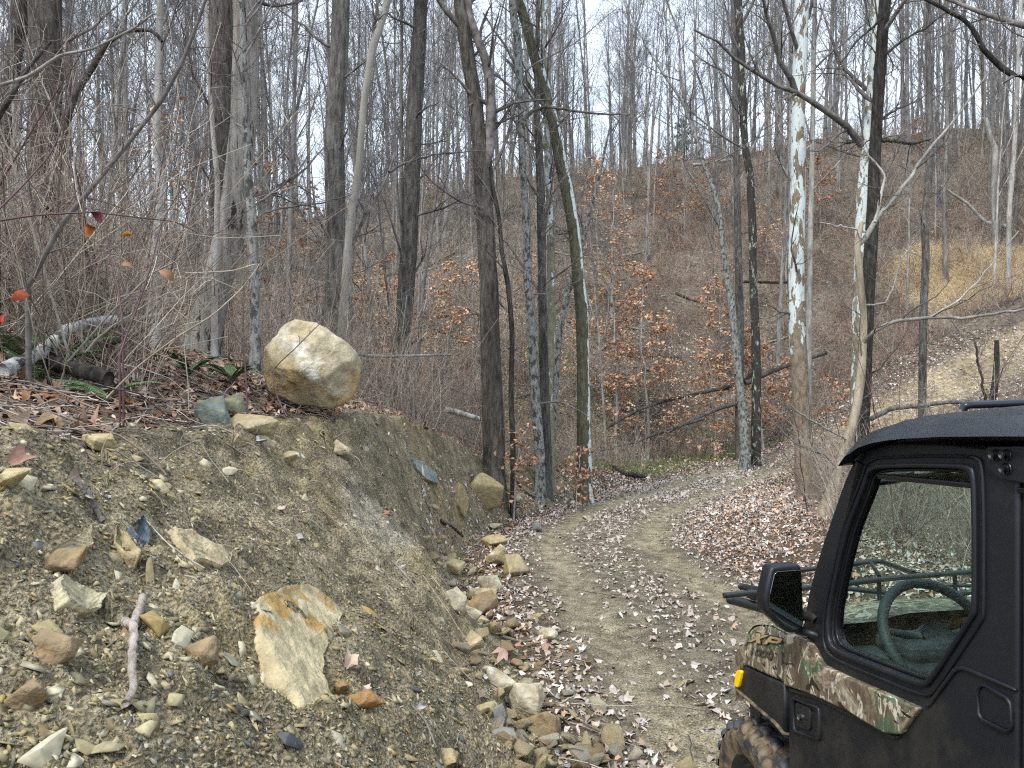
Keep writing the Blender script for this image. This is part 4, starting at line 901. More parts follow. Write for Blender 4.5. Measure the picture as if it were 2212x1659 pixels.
    pos = np.stack([x, y, Hd(x, y)], -1); C = LITTER[rng.randint(0, len(LITTER), n)] * (.45 + .6 * rng.rand(n))[:, None] * np.array([.82, .86, .86])
    V, F, Cc = scatter2d(rng, t_leafquad(), pos, gnormal(x, y), .07 + .0022 * r * rng.rand(n), C, .45, .6, .04)
    tag(link('slope_leaf_litter', make_mesh('slope_leaf_litter', V, [F], False, Cc), M['leaf']), kind='stuff', label='brown leaf litter covering the far slope')
litter()

def ico(sub):
    bm = bmesh.new(); bmesh.ops.create_icosphere(bm, subdivisions=sub, radius=1); bm.verts.ensure_lookup_table()
    V = np.array([v.co[:] for v in bm.verts]); F = np.array([[v.index for v in f.verts] for f in bm.faces]); bm.free(); return V, F
ICO = {s: ico(s) for s in (1, 2, 3, 4, 5)}
def hull(seed, n=14, cuts=0, noise=.05, p=3.0):
    rng = np.random.RandomState(seed + 500); q = rng.randn(n, 3); q = q / (np.abs(q) ** p).sum(1, keepdims=True) ** (1 / p) * rng.uniform(.8, 1, (n, 1)); bm = bmesh.new()
    for v in q: bm.verts.new(v)
    r_ = bmesh.ops.convex_hull(bm, input=bm.verts); bmesh.ops.delete(bm, geom=[v for v in bm.verts if not v.link_faces], context='VERTS')
    if cuts:
        bmesh.ops.bevel(bm, geom=bm.edges[:], offset=.035, segments=1, affect='EDGES'); bmesh.ops.triangulate(bm, faces=bm.faces); bmesh.ops.subdivide_edges(bm, edges=bm.edges[:], cuts=cuts, use_grid_fill=True)
    bmesh.ops.triangulate(bm, faces=bm.faces); bmesh.ops.recalc_face_normals(bm, faces=bm.faces); bm.verts.index_update(); V = np.array([v.co[:] for v in bm.verts]); F = np.array([[v.index for v in f.verts] for f in bm.faces]); bm.free()
    if cuts: V = V * (1 + noise * fbm(V[:, 0] * 1.2 + V[:, 2] + seed, V[:, 1] * 1.2 - V[:, 2] * .7, 2.2, 4))[:, None]
    return V / np.abs(V).max(0), F
def rock_shape(seed, sub=2, dims=(1, .8, .5), planes=9, rough=.04, cut=(.55, .85)):
    rng = np.random.RandomState(seed); V, F = ICO[sub]; V = V.copy()
    for i in range(planes):
        nrm = norm(rng.randn(3)); off = rng.uniform(*cut); d = V @ nrm - off; V = V - np.maximum(d, 0)[:, None] * nrm
    V = V * (1 + rough * fbm(V[:, 0] * 3 + V[:, 2] * 2 + seed, V[:, 1] * 3 + V[:, 2], 1.5, 3)[:, None]); return V * np.array(dims), F
STONEC = np.array([(.34, .28, .155), (.40, .34, .20), (.28, .225, .12), (.24, .22, .16), (.16, .165, .155), (.46, .41, .29), (.33, .235, .10), (.19, .185, .16), (.105, .11, .115), (.50, .44, .30)])
def gravel():
    rng = np.random.RandomState(51)
    def cand(n, r0, r1, f):
        az = np.radians(rng.uniform(-40, 40, n)); r = r0 * (r1 / r0) ** rng.rand(n); x = r * np.sin(az); y = r * np.cos(az); k = rng.rand(n) < f(x, y, r); return x[k], y[k]
    def dens(bw, rw, tw):
        def f(x, y, r):
            bank, road, pd, pt, sd_, crest, toe = zones(x, y); t = np.exp(-((x - toe) / .35) ** 2) * (y < 12)
            return np.clip(bank * bw + road * rw + t * tw, 0, 1)
        return f
    parts = []
    def put(x, y, s, shapes, flat=(.16, .5), tilt=.35, sink=.25, cw=[.18, .19, .14, .12, .04, .12, .09, .05, .02, .05]):
        n = len(x); pos = np.stack([x, y, Hd(x, y)], -1); N = gnormal(x, y); A, B, Nn = frames(rng, N, tilt); sh = rng.randint(0, len(shapes), n)
        dims = np.stack([np.ones(n), rng.uniform(.45, .9, n), rng.uniform(flat[0], flat[1], n)], 1) * s[:, None]
        C = STONEC[rng.choice(len(STONEC), n, p=cw)] * (.7 + .5 * rng.rand(n))[:, None]
        for k in range(len(shapes)):
            m_ = sh == k; v, f = shapes[k]; q = v[None] * dims[m_][:, None]
            P = pos[m_][:, None] + q[..., :1] * A[m_][:, None] + q[..., 1:2] * B[m_][:, None] + q[..., 2:] * Nn[m_][:, None] + (Nn[m_] * (dims[m_][:, 2:] * (1 - 2 * sink)))[:, None]
            parts.append((P.reshape(-1, 3), ((np.arange(m_.sum()) * len(v))[:, None, None] + f[None]).reshape(-1, 3), np.repeat(C[m_], len(v), 0)))
    sm = [hull(i, 7, p=6) for i in range(16)]
    md = [hull(20 + i, 8, p=8) for i in range(18)]
    x, y = cand(80000, 1.3, 18, dens(.9, .10, .6)); put(x, y, .004 + .011 * rng.rand(len(x)) ** 2, sm)
    x, y = cand(13000, 1.3, 14, dens(.55, .03, .5)); put(x, y, .009 + .018 * rng.rand(len(x)) ** 2.5, md, (.12, .4), sink=.35)
    x, y = cand(15000, 1.4, 14, dens(.36, .006, .30)); put(x, y, .012 + .030 * rng.rand(len(x)) ** 2.4, md, (.10, .34), .30, .32, cw=[.18, .24, .10, .06, .01, .18, .09, .01, .01, .12])
    x, y = cand(900, 1.5, 14, dens(.30, .004, .30)); put(x, y, .035 + .035 * rng.rand(len(x)), [hull(60 + i, 9, 2, .08, 7) for i in range(8)], (.14, .38), .3, .3, cw=[.20, .25, .10, .06, .01, .17, .09, .01, .01, .10])
    x, y = cand(80000, 1.5, 24, dens(.0, .75, .2)); put(x, y, .005 + .011 * rng.rand(len(x)) ** 2, sm, (.25, .5), .3, .38, cw=[.15, .17, .08, .12, .08, .13, .06, .07, .04, .10])
    V, F, C = join(parts)
    tag(link('gravel', make_mesh('gravel', V, F, False, C), M['rock_small']), kind='stuff', label='loose shale chips and gravel on the bank and the road')
gravel()
# crumbled soil clods that break up the cut face
def clods():
    rng = np.random.RandomState(57); n = 34000; az = np.radians(rng.uniform(-40, 10, n)); r = 1.3 * 12 ** rng.rand(n); x = r * np.sin(az); y = r * np.cos(az)
    bank = zones(x, y)[0]; k = (bank > .4) & (fbm(x, y, 1.3, 3, _T3) > -.15); x, y = x[k], y[k]; n = len(x)
    pos = np.stack([x, y, Hd(x, y)], -1); sh = [hull(40 + i, 8) for i in range(6)]; which = rng.randint(0, 6, n)
    s = (.003 + .011 * rng.rand(n) ** 4)[:, None] * rng.uniform(.7, 1.2, (n, 3)); gr = np.exp(-((x + 1.0) / .35) ** 2 - ((y - 5.9) / 1.3) ** 2)[:, None]
    C = (np.array([.22, .185, .115]) * (1 - gr) + gr * np.array([.36, .33, .26])) * (.75 + .45 * rng.rand(n))[:, None]; parts = []
    for j in range(6):
        m_ = which == j; v, f = sh[j]; P = pos[m_][:, None] + v[None] * s[m_][:, None]
        parts.append((P.reshape(-1, 3), ((np.arange(m_.sum()) * len(v))[:, None, None] + f[None]).reshape(-1, 3), np.repeat(C[m_], len(v), 0)))
    V, F, C = join(parts); tag(link('soil_clods', make_mesh('soil_clods', V, F, False, C), M['rock_small']), kind='stuff', label='crumbled soil clods on the cut bank')
clods()

def rootlets():
    rng = np.random.RandomState(63); n = 420; y = rng.uniform(3.2, 14, n); cr = interp_rows(y, CX)[:, 4]; x = cr + .05 + rng.rand(n) ** 1.5 * .55; pos = np.stack([x, y, Hd(x, y) + .01], -1); N = gnormal(x, y)
    P, R = walk(rng, pos, norm(N + rng.randn(n, 3) * .7 + np.array([0, 0, -.4])), .06 + .22 * rng.rand(n), .0012 + .003 * rng.rand(n) ** 2, 7, .35, -.25, .3, .0006)
    P[:, :, 2] = np.maximum(P[:, :, 2], Hd(P[:, :, 0], P[:, :, 1]) + .004); tc_ = np.array([(.30, .25, .19), (.42, .36, .28), (.16, .12, .09)])[rng.randint(0, 3, n)]
    V, Q = tubes(P, R, 4); tag(link('rootlets', make_mesh('rootlets', V, [Q], True, np.repeat(tc_, 28, 0)), M['stem']), kind='stuff', label='fine roots sticking out of the cut bank')
rootlets()

# ------------------------------------------------------------------ single rocks
def rock_col(V, base, seed, white=0, orange=.3, dark=.3):
    n1 = fbm(V[:, 0] + V[:, 2] * .7 + seed, V[:, 1] + V[:, 2] * .6, 6, 4) + .6 * fbm(V[:, 0] + V[:, 2] * .7 + seed, V[:, 1] - V[:, 2] * .6, 30, 3); n2 = fbm(V[:, 0] - V[:, 2] + seed * 3, V[:, 1] + V[:, 2], 9, 4, _T2); n3 = fbm(V[:, 0] + 5 + V[:, 1] * .3, V[:, 2] + V[:, 1] + seed, 3.3, 4, _T3)
    C = np.array(base) * (1 + .35 * n1)[:, None]
    k = smooth01((n2 - .12 + (orange - .3) * .18) / .12)[:, None] * min(orange, .85); C = C * (1 - k) + k * np.array([.42, .25, .075])
    k = smooth01((n3 + white - .5) / .2)[:, None]; C = C * (1 - k) + k * np.array([.60, .57, .48])
    return np.clip(C, .02, .9)
def rock(label, px, py, w, h, seed, base, group=None, depth=.7, sub=3, d=None, sink=.15, rot=0, tip=0, name='rock', planes=10, cut=(.5, .8), wid=None, cat='rock'):
    g = ground_hit(px, py) if d is None else at(px, py, d)
    D = g[1]; sx = w / FPX * D / 2; sz = h / FPX * D / 2 * 1.1
    V, F = hull(seed, 13 + seed % 4, sub, .10)
    V = V / np.abs(V).max(0) * np.array([sx, sx * depth, sz])
    Rm = np.array(Matrix.Rotation(tip, 3, 'Y') @ Matrix.Rotation(rot, 3, 'Z')); V = V @ Rm.T
    C = rock_col(V / max(sx, .05) * .25, base, seed)
    loc = g.copy(); loc[2] = loc[2] + sz * (1 - 2 * sink) if d is None else loc[2]
    o = link(name, make_mesh(name, V, [F], False, C), M['rock']); o.location = loc
    return tag(o, label, cat, group)
TAN = (.36, .295, .175); YEL = (.42, .35, .20); GRY = (.22, .225, .19); BLU = (.17, .19, .19); PAL = (.46, .41, .30); BRN = (.27, .20, .12)
HR = [('pale wedge-shaped rock leaning on the rubble pile near the photo bottom', 1133, 1540, 78, 82, 1, PAL), ('rounded whitish rock on top of the near rubble pile', 1075, 1485, 80, 62, 2, PAL),
      ('brown blocky rock half buried at the near end of the rubble', 1165, 1590, 90, 58, 3, BRN), ('long tan rock propped upright left of the rubble pile', 1018, 1425, 52, 74, 4, TAN),
      ('square grey-tan rock at the road edge beyond the rubble row', 1112, 1243, 54, 42, 5, TAN), ('flat brown-grey slab rock in the middle of the rubble row', 1042, 1326, 76, 42, 6, BRN),
      ('pinkish tan rock left of the flat slab in the rubble row', 985, 1330, 44, 52, 7, PAL), ('blunt white-tan rock right below the pinkish tan rock', 1018, 1352, 44, 30, 8, PAL),
      ('tan rock with flat top midway along the rubble row', 1040, 1300, 62, 34, 9, YEL), ('pointed tan rock above the midway rubble', 1072, 1222, 44, 40, 10, YEL),
      ('long low tan rock at the far end of the rubble row', 1070, 1182, 56, 26, 11, TAN), ('dull tan rock half in soil left of the rubble row', 972, 1215, 42, 26, 12, TAN),
      ('tan rock in soil beside the far rubble', 978, 1245, 48, 30, 13, TAN), ('greenish rock just left of the square road-edge rock', 1058, 1270, 60, 30, 14, PAL),
      ('small pale rock sitting alone on the left side of the road', 1182, 1382, 40, 26, 15, PAL), ('dark chunk on the road beyond the rubble', 1162, 1148, 22, 18, 16, BLU),
      ('small pale stone at the foot of the big tan block', 1118, 1086, 22, 16, 17, PAL), ('pale flat stone in the leaves before the big tan block', 1068, 1142, 34, 16, 18, PAL),
      ('white stone lying on the middle of the road', 1270, 1122, 24, 11, 19, PAL), ('round tan stone at the right of the near rubble', 1046, 1360, 36, 26, 20, PAL),
      ('small dark rusty stone in the leaves by the rubble pile', 1120, 1460, 34, 20, 21, BRN), ('thin tan stone lying on the left wheel track', 1158, 1338, 26, 14, 22, TAN),
      ('rounded tan cobble on the upper bank left', 216, 978, 70, 34, 23, YEL), ('brown cobble at the bank crest far left', 110, 936, 58, 36, 24, BRN),
      ('flat yellow stone at the left edge of the upper bank', 28, 1082, 88, 44, 25, YEL), ('orange-brown stone sitting low on the bank right of the stick', 438, 1508, 62, 58, 26, BRN),
      ('large dull stone embedded at mid left of the bank', 150, 1235, 90, 66, 27, BRN), ('stepped tan stone at the bank crest below the boulder', 545, 965, 88, 36, 28, TAN),
      ('pale stone on the bank crest right of center', 735, 985, 42, 26, 29, PAL), ('pair-like tan stone under the crest stone', 625, 1000, 44, 24, 30, YEL),
      ('layered brown stone cluster low at the left edge', 60, 1530, 76, 70, 31, BRN), ('reddish brown lump on the lower left bank', 125, 1455, 90, 70, 32, BRN),
      ('rusty stained stone below the yellow slab', 790, 1570, 76, 36, 33, (.34, .20, .085)), ('small blocky rusty stone right of the yellow slab', 735, 1495, 34, 40, 34, (.33, .21, .10)),
      ('grey wedge stone at the bottom edge under the rubble', 1085, 1625, 70, 34, 35, GRY), ('tan chunk at the bottom edge left of the rubble', 960, 1640, 60, 34, 36, TAN),
      ('bluish upright chip in the near rubble pile', 1078, 1580, 34, 46, 37, BLU), ('tan stone on edge left of the wedge-shaped rock', 1045, 1535, 60, 40, 38, YEL),
      ('tan stone in front of the upright tan rock', 1000, 1470, 44, 28, 39, TAN)]
for lab, px, py, w, h, s, base in HR:
    rock(lab, px, py, w * 1.12, h * 1.1, s, base, 'single rocks on the bank and road edge', .75, 3, rot=(s % 7 - 3) * .12, tip=(s % 5 - 2) * .12, sink=.10)
rock('big tan angular block at the foot of the bank', 1047, 1100, 92, 66, 71, (.37, .30, .17), None, .6, 4, rot=.1, tip=.45, sink=.1, planes=12)
rock('dark grey-green rock in the leaves above the bank crest', 460, 898, 96, 84, 72, (.14, .165, .145), None, .7, 4, d=5.0, planes=12, tip=.2)
rock('flat mossy stone leaning behind the grey-green rock', 500, 872, 70, 50, 73, (.20, .20, .13), None, .6, 3, d=5.3, planes=10, tip=.3)
rock('dark rock wedged under the white fallen branch at left', 240, 735, 44, 40, 74, (.10, .09, .075), None, .8, 3, d=5.6)
rock('grey cobble half hidden below the white branch', 95, 900 - 60, 44, 30, 75, (.16, .15, .13), None, .8, 3, d=4.6)
def rubble():
    rng = np.random.RandomState(61); k = 0
    shapes = [hull(80 + i, 12, 2, .09) for i in range(9)]; meshes = {}
    for i in range(9):
        for c, base in enumerate((TAN, YEL, PAL, BRN, (.29, .265, .20))):
            V, F = shapes[i]; me = make_mesh('rubble_rock', V, [F], False, rock_col(V * .25, base, i * 5 + c)); me.materials.append(M['rock']); meshes[i, c] = me
    while k < 215:
        if k < 110: x0, y0, sx, sy, w = -.02, 3.9, .22, .55, 'near'
        else: x0, y0, sx, sy, w = None, rng.uniform(4.6, 10.5), .17, 0, 'far'
        y = y0 + rng.randn() * sy; toe = float(np.interp(y, SY, CX[:, 6])); x = toe + .02 + rng.randn() * sx
        s = rng.uniform(.025, .075) * (1 if k % 5 else 1.6); z = float(Hd(np.array([x]), np.array([y]))[0])
        ci = rng.randint(5); o = bpy.data.objects.new('rubble_rock', meshes[rng.randint(9), ci]); COL.objects.link(o)
        f = rng.uniform(.3, .65); o.scale = (s, s * rng.uniform(.55, .9), s * f); o.rotation_euler = (rng.randn() * .35, rng.randn() * .35, rng.rand() * 6.3); o.location = (x, y, z + s * f * .6 + .012)
        tag(o, 'small %s broken rock in the rubble at the foot of the bank, %s end' % (['tan', 'yellowish', 'pale', 'brown', 'grey'][ci], w), 'rock', 'rubble rocks at the foot of the bank'); k += 1
rubble()

# slabs of rock set in the cut face, outline taken from the picture and laid on the bank
def slab(label, outline, th, base, seed, white=0, orange=.5, name='rock_slab', off=.02):
    rng = np.random.RandomState(seed); G_ = np.array([ground_hit(a, b) for a, b in outline]); c = G_.mean(0); _, _, vt = np.linalg.svd(G_ - c); nrm = vt[2]
    if nrm @ (np.array([0, 0, EYE]) - c) < 0: nrm = -nrm
    G_ = G_ - ((G_ - c) @ nrm)[:, None] * nrm
    n = 96; o = G_[np.linspace(0, len(G_), n, endpoint=False).astype(int)]; t = np.linspace(0, len(G_), n, endpoint=False); i0 = t.astype(int); u = (t - i0)[:, None]
    o = G_[i0] * (1 - u) + G_[(i0 + 1) % len(G_)] * u; size = np.linalg.norm(o - c, axis=1).mean()
    o = o + (o - c) * (.10 * fbm(np.cos(np.arange(n) / n * 6.283) * 3, np.sin(np.arange(n) / n * 6.283) * 3 + seed, 2.2, 4))[:, None]
    rings = np.r_[np.linspace(0.0, .94, 26)[1:], 1, 1.01, 1.0]; V = [c[None] + nrm * (th * 1.0 + off)]
    for q, rr in enumerate(rings):
        p = c + (o - c) * rr; hh = np.full(n, th) if rr < .95 else np.full(n, th * .75) if q == len(rings) - 3 else np.full(n, 0.) if q == len(rings) - 2 else np.full(n, -.08)
        uu = (p - c) @ vt[0]; vv = (p - c) @ vt[1]
        step = (np.floor((uu * .8 + vv + .25 * fbm(uu, vv, 6, 3)) / (size * .42)) * .006) if rr < .95 else 0
        hh = hh + (fbm(uu + seed, vv, 14, 4) * .007 + fbm(uu, vv + seed, 40, 3) * .003 + step) * (rr < 1.005)
        V.append(p + nrm * (hh + off)[:, None])
    V = np.concatenate(V); F3 = np.array([(0, 1 + i, 1 + (i + 1) % n) for i in range(n)]); k = len(rings)
    Q = np.array([(1 + a * n + i, 1 + (a + 1) * n + i, 1 + (a + 1) * n + (i + 1) % n, 1 + a * n + (i + 1) % n) for a in range(k - 1) for i in range(n)])
    if np.cross(V[1] - V[0], V[2] - V[0]) @ nrm < 0: F3 = F3[:, ::-1]; Q = Q[:, ::-1]
    uu = (V - c) @ vt[0]; vv = (V - c) @ vt[1]; W = np.stack([uu, vv, 0 * uu], 1)
    me = make_mesh(name, V, [F3, Q], True, rock_col(W * .6, base, seed, white, orange), c); o_ = link(name, me, M['rock']); o_.location = c
    return tag(o_, label, 'rock')
slab('large yellow and grey slab exposed in the lower bank', [(560, 1335), (600, 1308), (655, 1300), (690, 1318), (722, 1345), (730, 1390), (722, 1430), (700, 1425), (698, 1445), (660, 1468), (655, 1480), (682, 1510), (680, 1545), (655, 1562), (610, 1520), (570, 1470), (548, 1410), (548, 1365)], .025, (.50, .415, .25), 5, .10, 1.0)
slab('long pointed tan slab on the left bank', [(358, 1160), (400, 1168), (440, 1180), (475, 1205), (487, 1228), (470, 1246), (440, 1240), (410, 1240), (398, 1215), (372, 1185)], .02, (.44, .36, .22), 6, .1, .4)
slab('pale yellow brick-shaped slab left of the stick', [(112, 1278), (150, 1285), (196, 1298), (190, 1318), (165, 1326), (120, 1312), (108, 1295)], .035, (.52, .46, .30), 7, .1, .2)
slab('narrow tan shard standing on edge left of the pointed slab', [(245, 1155), (270, 1180), (300, 1225), (290, 1230), (262, 1205), (245, 1180)], .025, (.40, .32, .18), 8, 0, .4)
slab('blue-grey flat chip above the pointed slab', [(275, 1148), (300, 1142), (318, 1165), (312, 1180), (290, 1165)], .012, (.10, .12, .14), 9, -.5, 0)
slab('grey-blue slab high on the cut face near its far end', [(886, 992), (905, 1000), (935, 1030), (940, 1055), (915, 1040), (895, 1015)], .03, (.24, .28, .26), 10, 0, .1)
slab('tan slab set in the bank crest below the boulder', [(500, 945), (540, 950), (590, 968), (585, 985), (540, 990), (505, 970)], .02, (.36, .30, .19), 11, 0, .2)
slab('arched tan slab at mid left of the bank', [(90, 1190), (130, 1176), (180, 1182), (190, 1200), (150, 1200), (110, 1210)], .025, (.34, .29, .18), 12, 0, .2)
slab('brownish layered seam at the far end of the cut face', [(985, 1050), (1002, 1060), (1008, 1090), (1000, 1120), (985, 1100)], .03, (.28, .22, .12), 13, 0, .4)

# the boulder, with the silhouette of the photo on its picture-side profile
def boulder():
    d = 7.0; c = at(673, 788, d); out = np.array([(775, 795), (771, 768), (752, 745), (722, 724), (700, 706), (668, 697), (640, 690), (618, 702), (600, 728), (582, 748), (572, 775), (572, 812), (590, 845), (625, 866), (680, 878), (722, 882), (752, 862), (770, 832)], float)
    ox = (out[:, 0] - 673) / FPX * d; oz = (788 - out[:, 1]) / FPX * d; a = np.arctan2(oz, ox); r = np.hypot(ox, oz); o = np.argsort(a); a, r = a[o], r[o]
    V, F = ICO[5]; V = V.copy(); rng = np.random.RandomState(4); ang = np.arctan2(V[:, 2], V[:, 0])
    want = np.interp(ang, np.r_[a - 2 * math.pi, a, a + 2 * math.pi], np.r_[r, r, r]); W = np.stack([V[:, 0] * want, V[:, 1] * .40, V[:, 2] * want], 1)
    pl = [((-.30, -.80, .50), .27), ((.40, -.86, .22), .315), ((-.80, -.58, -.10), .345), ((.02, -.80, -.60), .315), ((.72, -.62, -.30), .355), ((-.45, -.80, -.38), .315), ((.62, -.60, .50), .345), ((.25, -.95, -.15), .325)]
    for nn, off in pl:
        nn = norm(np.array(nn, float)); dd = W @ nn - off; dd = dd + .016 * fbm(W[:, 0] * 9 + off * 9, W[:, 2] * 9, 1.0, 4); W = W - np.maximum(dd, 0)[:, None] * nn
    n1 = fbm(W[:, 0] + W[:, 1] * .6, W[:, 2] + W[:, 1] * .5, 9, 5); st = fbm(W[:, 0] + W[:, 1] * .7 + 4, W[:, 2] * 1.5 + W[:, 0] * .6, 8, 5, _T2)
    W = W + norm(V) * (n1 * .013 + st * .012 + fbm(W[:, 0] * 1.0 + W[:, 2] * .5, W[:, 2] * 1.7 - W[:, 0], 24, 4, _T3) * .008 - .012 * smooth01((.05 - np.abs(fbm(W[:, 0] + 2, W[:, 2] * 1.6 - W[:, 0] * .7, 5, 3))) / .05))[:, None]
    x, z = W[:, 0], W[:, 2]
    C = np.tile(np.array([.42, .355, .235]), (len(W), 1)) * (1 + .30 * n1 + .22 * st)[:, None]
    br = smooth01((-(x * .6 + z) - .02 + .12 * n1) / .14)[:, None] * smooth01((.1 - x) / .15)[:, None] * .55; C = C * (1 - br) + br * np.array([.24, .18, .09])
    wh = smooth01((.13 - np.abs(z * .8 + x * .75 - .05 + .16 * st)) / .10) * smooth01((.26 - np.abs(x + .03) + .1 * n1) / .12) * smooth01((n1 + .38) / .5)
    wh = (wh * .85)[:, None]; C = C * (1 - wh) + wh * np.array([.70, .67, .57])
    og = smooth01((fbm(x + 3, z * 1.4, 7, 4, _T3) - .14) / .16)[:, None] * (.5 + .5 * smooth01((x) / .2))[:, None] * .6; C = C * (1 - og) + og * np.array([.47, .30, .11])
    W = W * np.array([1.03, 1, 1.0]); o_ = link('boulder', make_mesh('boulder', W, [F], True, np.clip(C, .02, .8)), M['rock']); o_.location = c
    tag(o_, 'big pale sandstone boulder perched on the bank crest', 'boulder')
boulder()

# ------------------------------------------------------------------ fallen wood
def log(label, pts, w0, w1, mat, name='fallen_log', seed=0, off=.0, d=None, twigs=0, S=12, rough=.08, cat='log', tl=.3):
    rng = np.random.RandomState(seed); pts = np.array(pts, float)
    if d is None: P = np.array([ground_hit(a, b) for a, b in pts[:, :2]]); 
    else: P = at(pts[:, 0], pts[:, 1], np.linspace(d[0], d[1], len(pts)))
    D = P[:, 1].mean(); W = np.linspace(w0, w1, len(P)) / FPX * D / 2
    if d is None: P[:, 2] += W * .6 + off
    q = catmull(np.c_[P, W], 40); q[1:-1, :3] += rng.randn(38, 3) * q[1:-1, 3:] * .12
    if d is None: q[:, 2] = np.maximum(q[:, 2], Hd(q[:, 0], q[:, 1]) + q[:, 3] * .35)
    V, Q = trunk_tube(q[:, :3], q[:, 3], S, rough, seed); c = q[0, :3]; n = len(V)
    caps = np.array([(0, i, i + 1) for i in range(1, S - 1)] + [(n - S, n - S + i + 1, n - S + i) for i in range(1, S - 1)])
    me = make_mesh(name, V, [Q, caps], True, None, c)
    if twigs:
        e = empty(name, c, label, cat); link('trunk', me, M[mat], e)
        P1, R1 = children(rng, q[None, :, :3], q[None, :, 3], twigs, .05, .98, (30, 80), tl, .4, 6, .2, .03, .003); P2, R2 = children(rng, P1, R1, 3, .2, .97, (30, 60), tl * .4, .6, 4, .2, 0, .002)
        V, F, _ = join([tubes(P1, R1, 4), tubes(P2, R2, 3)]); link('twigs', make_mesh('twigs', V, F, False, None, c), M['twig'], e)
    else:
        o = link(name, me, M[mat]); o.location = c; tag(o, label, cat)
log('crooked weathered root stick lying on the left bank', [(308, 1345), (298, 1370), (285, 1400), (272, 1430), (288, 1460), (290, 1490), (285, 1530), (290, 1570), (272, 1615)], 22, 15, 'root', 'root_stick', 1, .03, cat='stick', rough=.16)
log('grey weathered stick on the upper left bank', [(160, 1060), (180, 1080), (205, 1105), (222, 1128)], 8, 12, 'bark_grey', 'stick', 2, .005, cat='stick')
log('white barked fallen branch propped over the rotten log at left', [(8, 800), (60, 775), (115, 742), (145, 712), (190, 698), (250, 690)], 30, 20, 'syc_lean2', 'fallen_branch', 3, 0, (4.5, 5.6), cat='branch')
log('second length of pale fallen branch behind the leaning trunk', [(245, 695), (290, 690), (345, 680)], 14, 10, 'bark_pale', 'fallen_branch', 4, 0, (5.7, 6.4), cat='branch')
log('rotten dark mossy log under the white branch', [(-30, 720), (40, 745), (110, 780), (170, 800), (235, 818)], 38, 30, 'bark_dark', 'rotten_log', 5, 0, (5.0, 4.8), cat='log', rough=.15)
log('pale fallen branch lying level right of the boulder', [(768, 766), (830, 770), (900, 768), (975, 766)], 7, 5, 'bark_pale', 'fallen_branch', 6, 0, (11, 13), cat='branch')
log('short white-ended log at the roadside behind the bank', [(960, 884), (995, 893), (1034, 905)], 12, 11, 'bark_pale', 'fallen_log', 7, 0, (14, 14.5))
log('grey branch lying down the slope left of the big tan block', [(1110, 1040), (1130, 1060), (1155, 1078)], 7, 6, 'bark_brown', 'stick', 8, .02, cat='stick')
log('long grey fallen trunk slanting across the foot of the slope', [(1310, 925), (1380, 885), (1450, 862), (1530, 845), (1590, 832), (1640, 800)], 6, 9, 'bark_brown', seed=9, d=(29, 31), twigs=14, tl=1.0)
log('brown fallen trunk below the long grey one', [(1440, 935), (1500, 905), (1560, 880), (1610, 868)], 6, 10, 'bark_grey', seed=10, d=(29, 30), twigs=8, tl=.8)
log('thin fallen pole low on the slope beside the road bend', [(1290, 975), (1370, 955), (1450, 925), (1520, 905)], 6, 7, 'bark_grey', seed=11, d=(28, 29), twigs=10, tl=.8)
log('big broken brown trunk with a pale end on the right slope', [(1610, 828), (1660, 805), (1700, 790), (1740, 775), (1785, 762)], 11, 9, 'bark_brown', seed=12, d=(30, 31), twigs=6, tl=.9)
log('pale fallen trunk high on the far slope', [(1495, 357), (1530, 352), (1580, 345)], 7, 6, 'bark_pale', seed=13, d=(52, 52))
log('dark fallen trunk on the slope left of the black-barked tree', [(1600, 608), (1650, 610), (1700, 610)], 6, 6, 'bark_dark', seed=14, d=(40, 41))
log('white-spotted leaning trunk fallen on the right slope', [(2030, 400), (2090, 440), (2130, 480), (2175, 490)], 5, 9, 'bark_pale', seed=15, d=(44, 43))
rgl = np.random.RandomState(19)
for i_ in range(26):
    px_, py_ = rgl.uniform(700, 1700), rgl.uniform(430, 900)
    g_ = ground_hit(px_, py_, 24); D_ = g_[1]; an = rgl.uniform(-.5, .5); L_ = rgl.uniform(60, 150) * 30 / D_
    log('thin fallen pole among the brush on the far slope', [(px_, py_), (px_ + L_ * .5, py_ - L_ * .5 * math.sin(an) + 2), (px_ + L_, py_ - L_ * math.sin(an))], 5 * 30 / D_ * rgl.uniform(.7, 1.5), 3 * 30 / D_, ['bark_grey', 'bark_tan', 'bark_dark', 'bark_brown'][i_ % 4], 'fallen_pole', 400 + i_, .06, None, 0, 7)
for o_ in [q for q in bpy.data.objects if q.name.startswith('fallen_pole')]: o_['group'] = 'fallen poles on the far slope'

log('long fallen branch lying above the vehicle roof', [(1880, 905), (1930, 882), (2000, 875), (2060, 868), (2130, 870)], 11, 7, 'bark_grey', 'fallen_branch', 16, 0, (14, 13), cat='branch', twigs=8, tl=.6)
log('black stump roots at the road edge near the bend', [(1305, 1000), (1325, 1015), (1350, 1030), (1390, 1035)], 8, 10, 'bark_dark', 'dead_branch', 17, .05, cat='branch', twigs=6, tl=.6)
log('straw-coloured stick in the near rubble', [(1120, 1600), (1135, 1585), (1150, 1572)], 7, 6, 'bark_tan', 'stick', 18, .01, cat='stick')
log('pale split stick lying on the road by the small pale rock', [(1085, 1405), (1130, 1392), (1180, 1375), (1225, 1355)], 6, 5, 'bark_tan', 'stick', 19, .01, cat='stick')
log('thin dry stick at the bottom of the bank', [(890, 1570), (920, 1600), (945, 1635)], 5, 4, 'bark_pale', 'stick', 20, .01, cat='stick')
log('dark twig on the bank face above the rubble', [(950, 1130), (975, 1145), (1000, 1160)], 6, 5, 'bark_dark', 'stick', 21, .02, cat='stick')

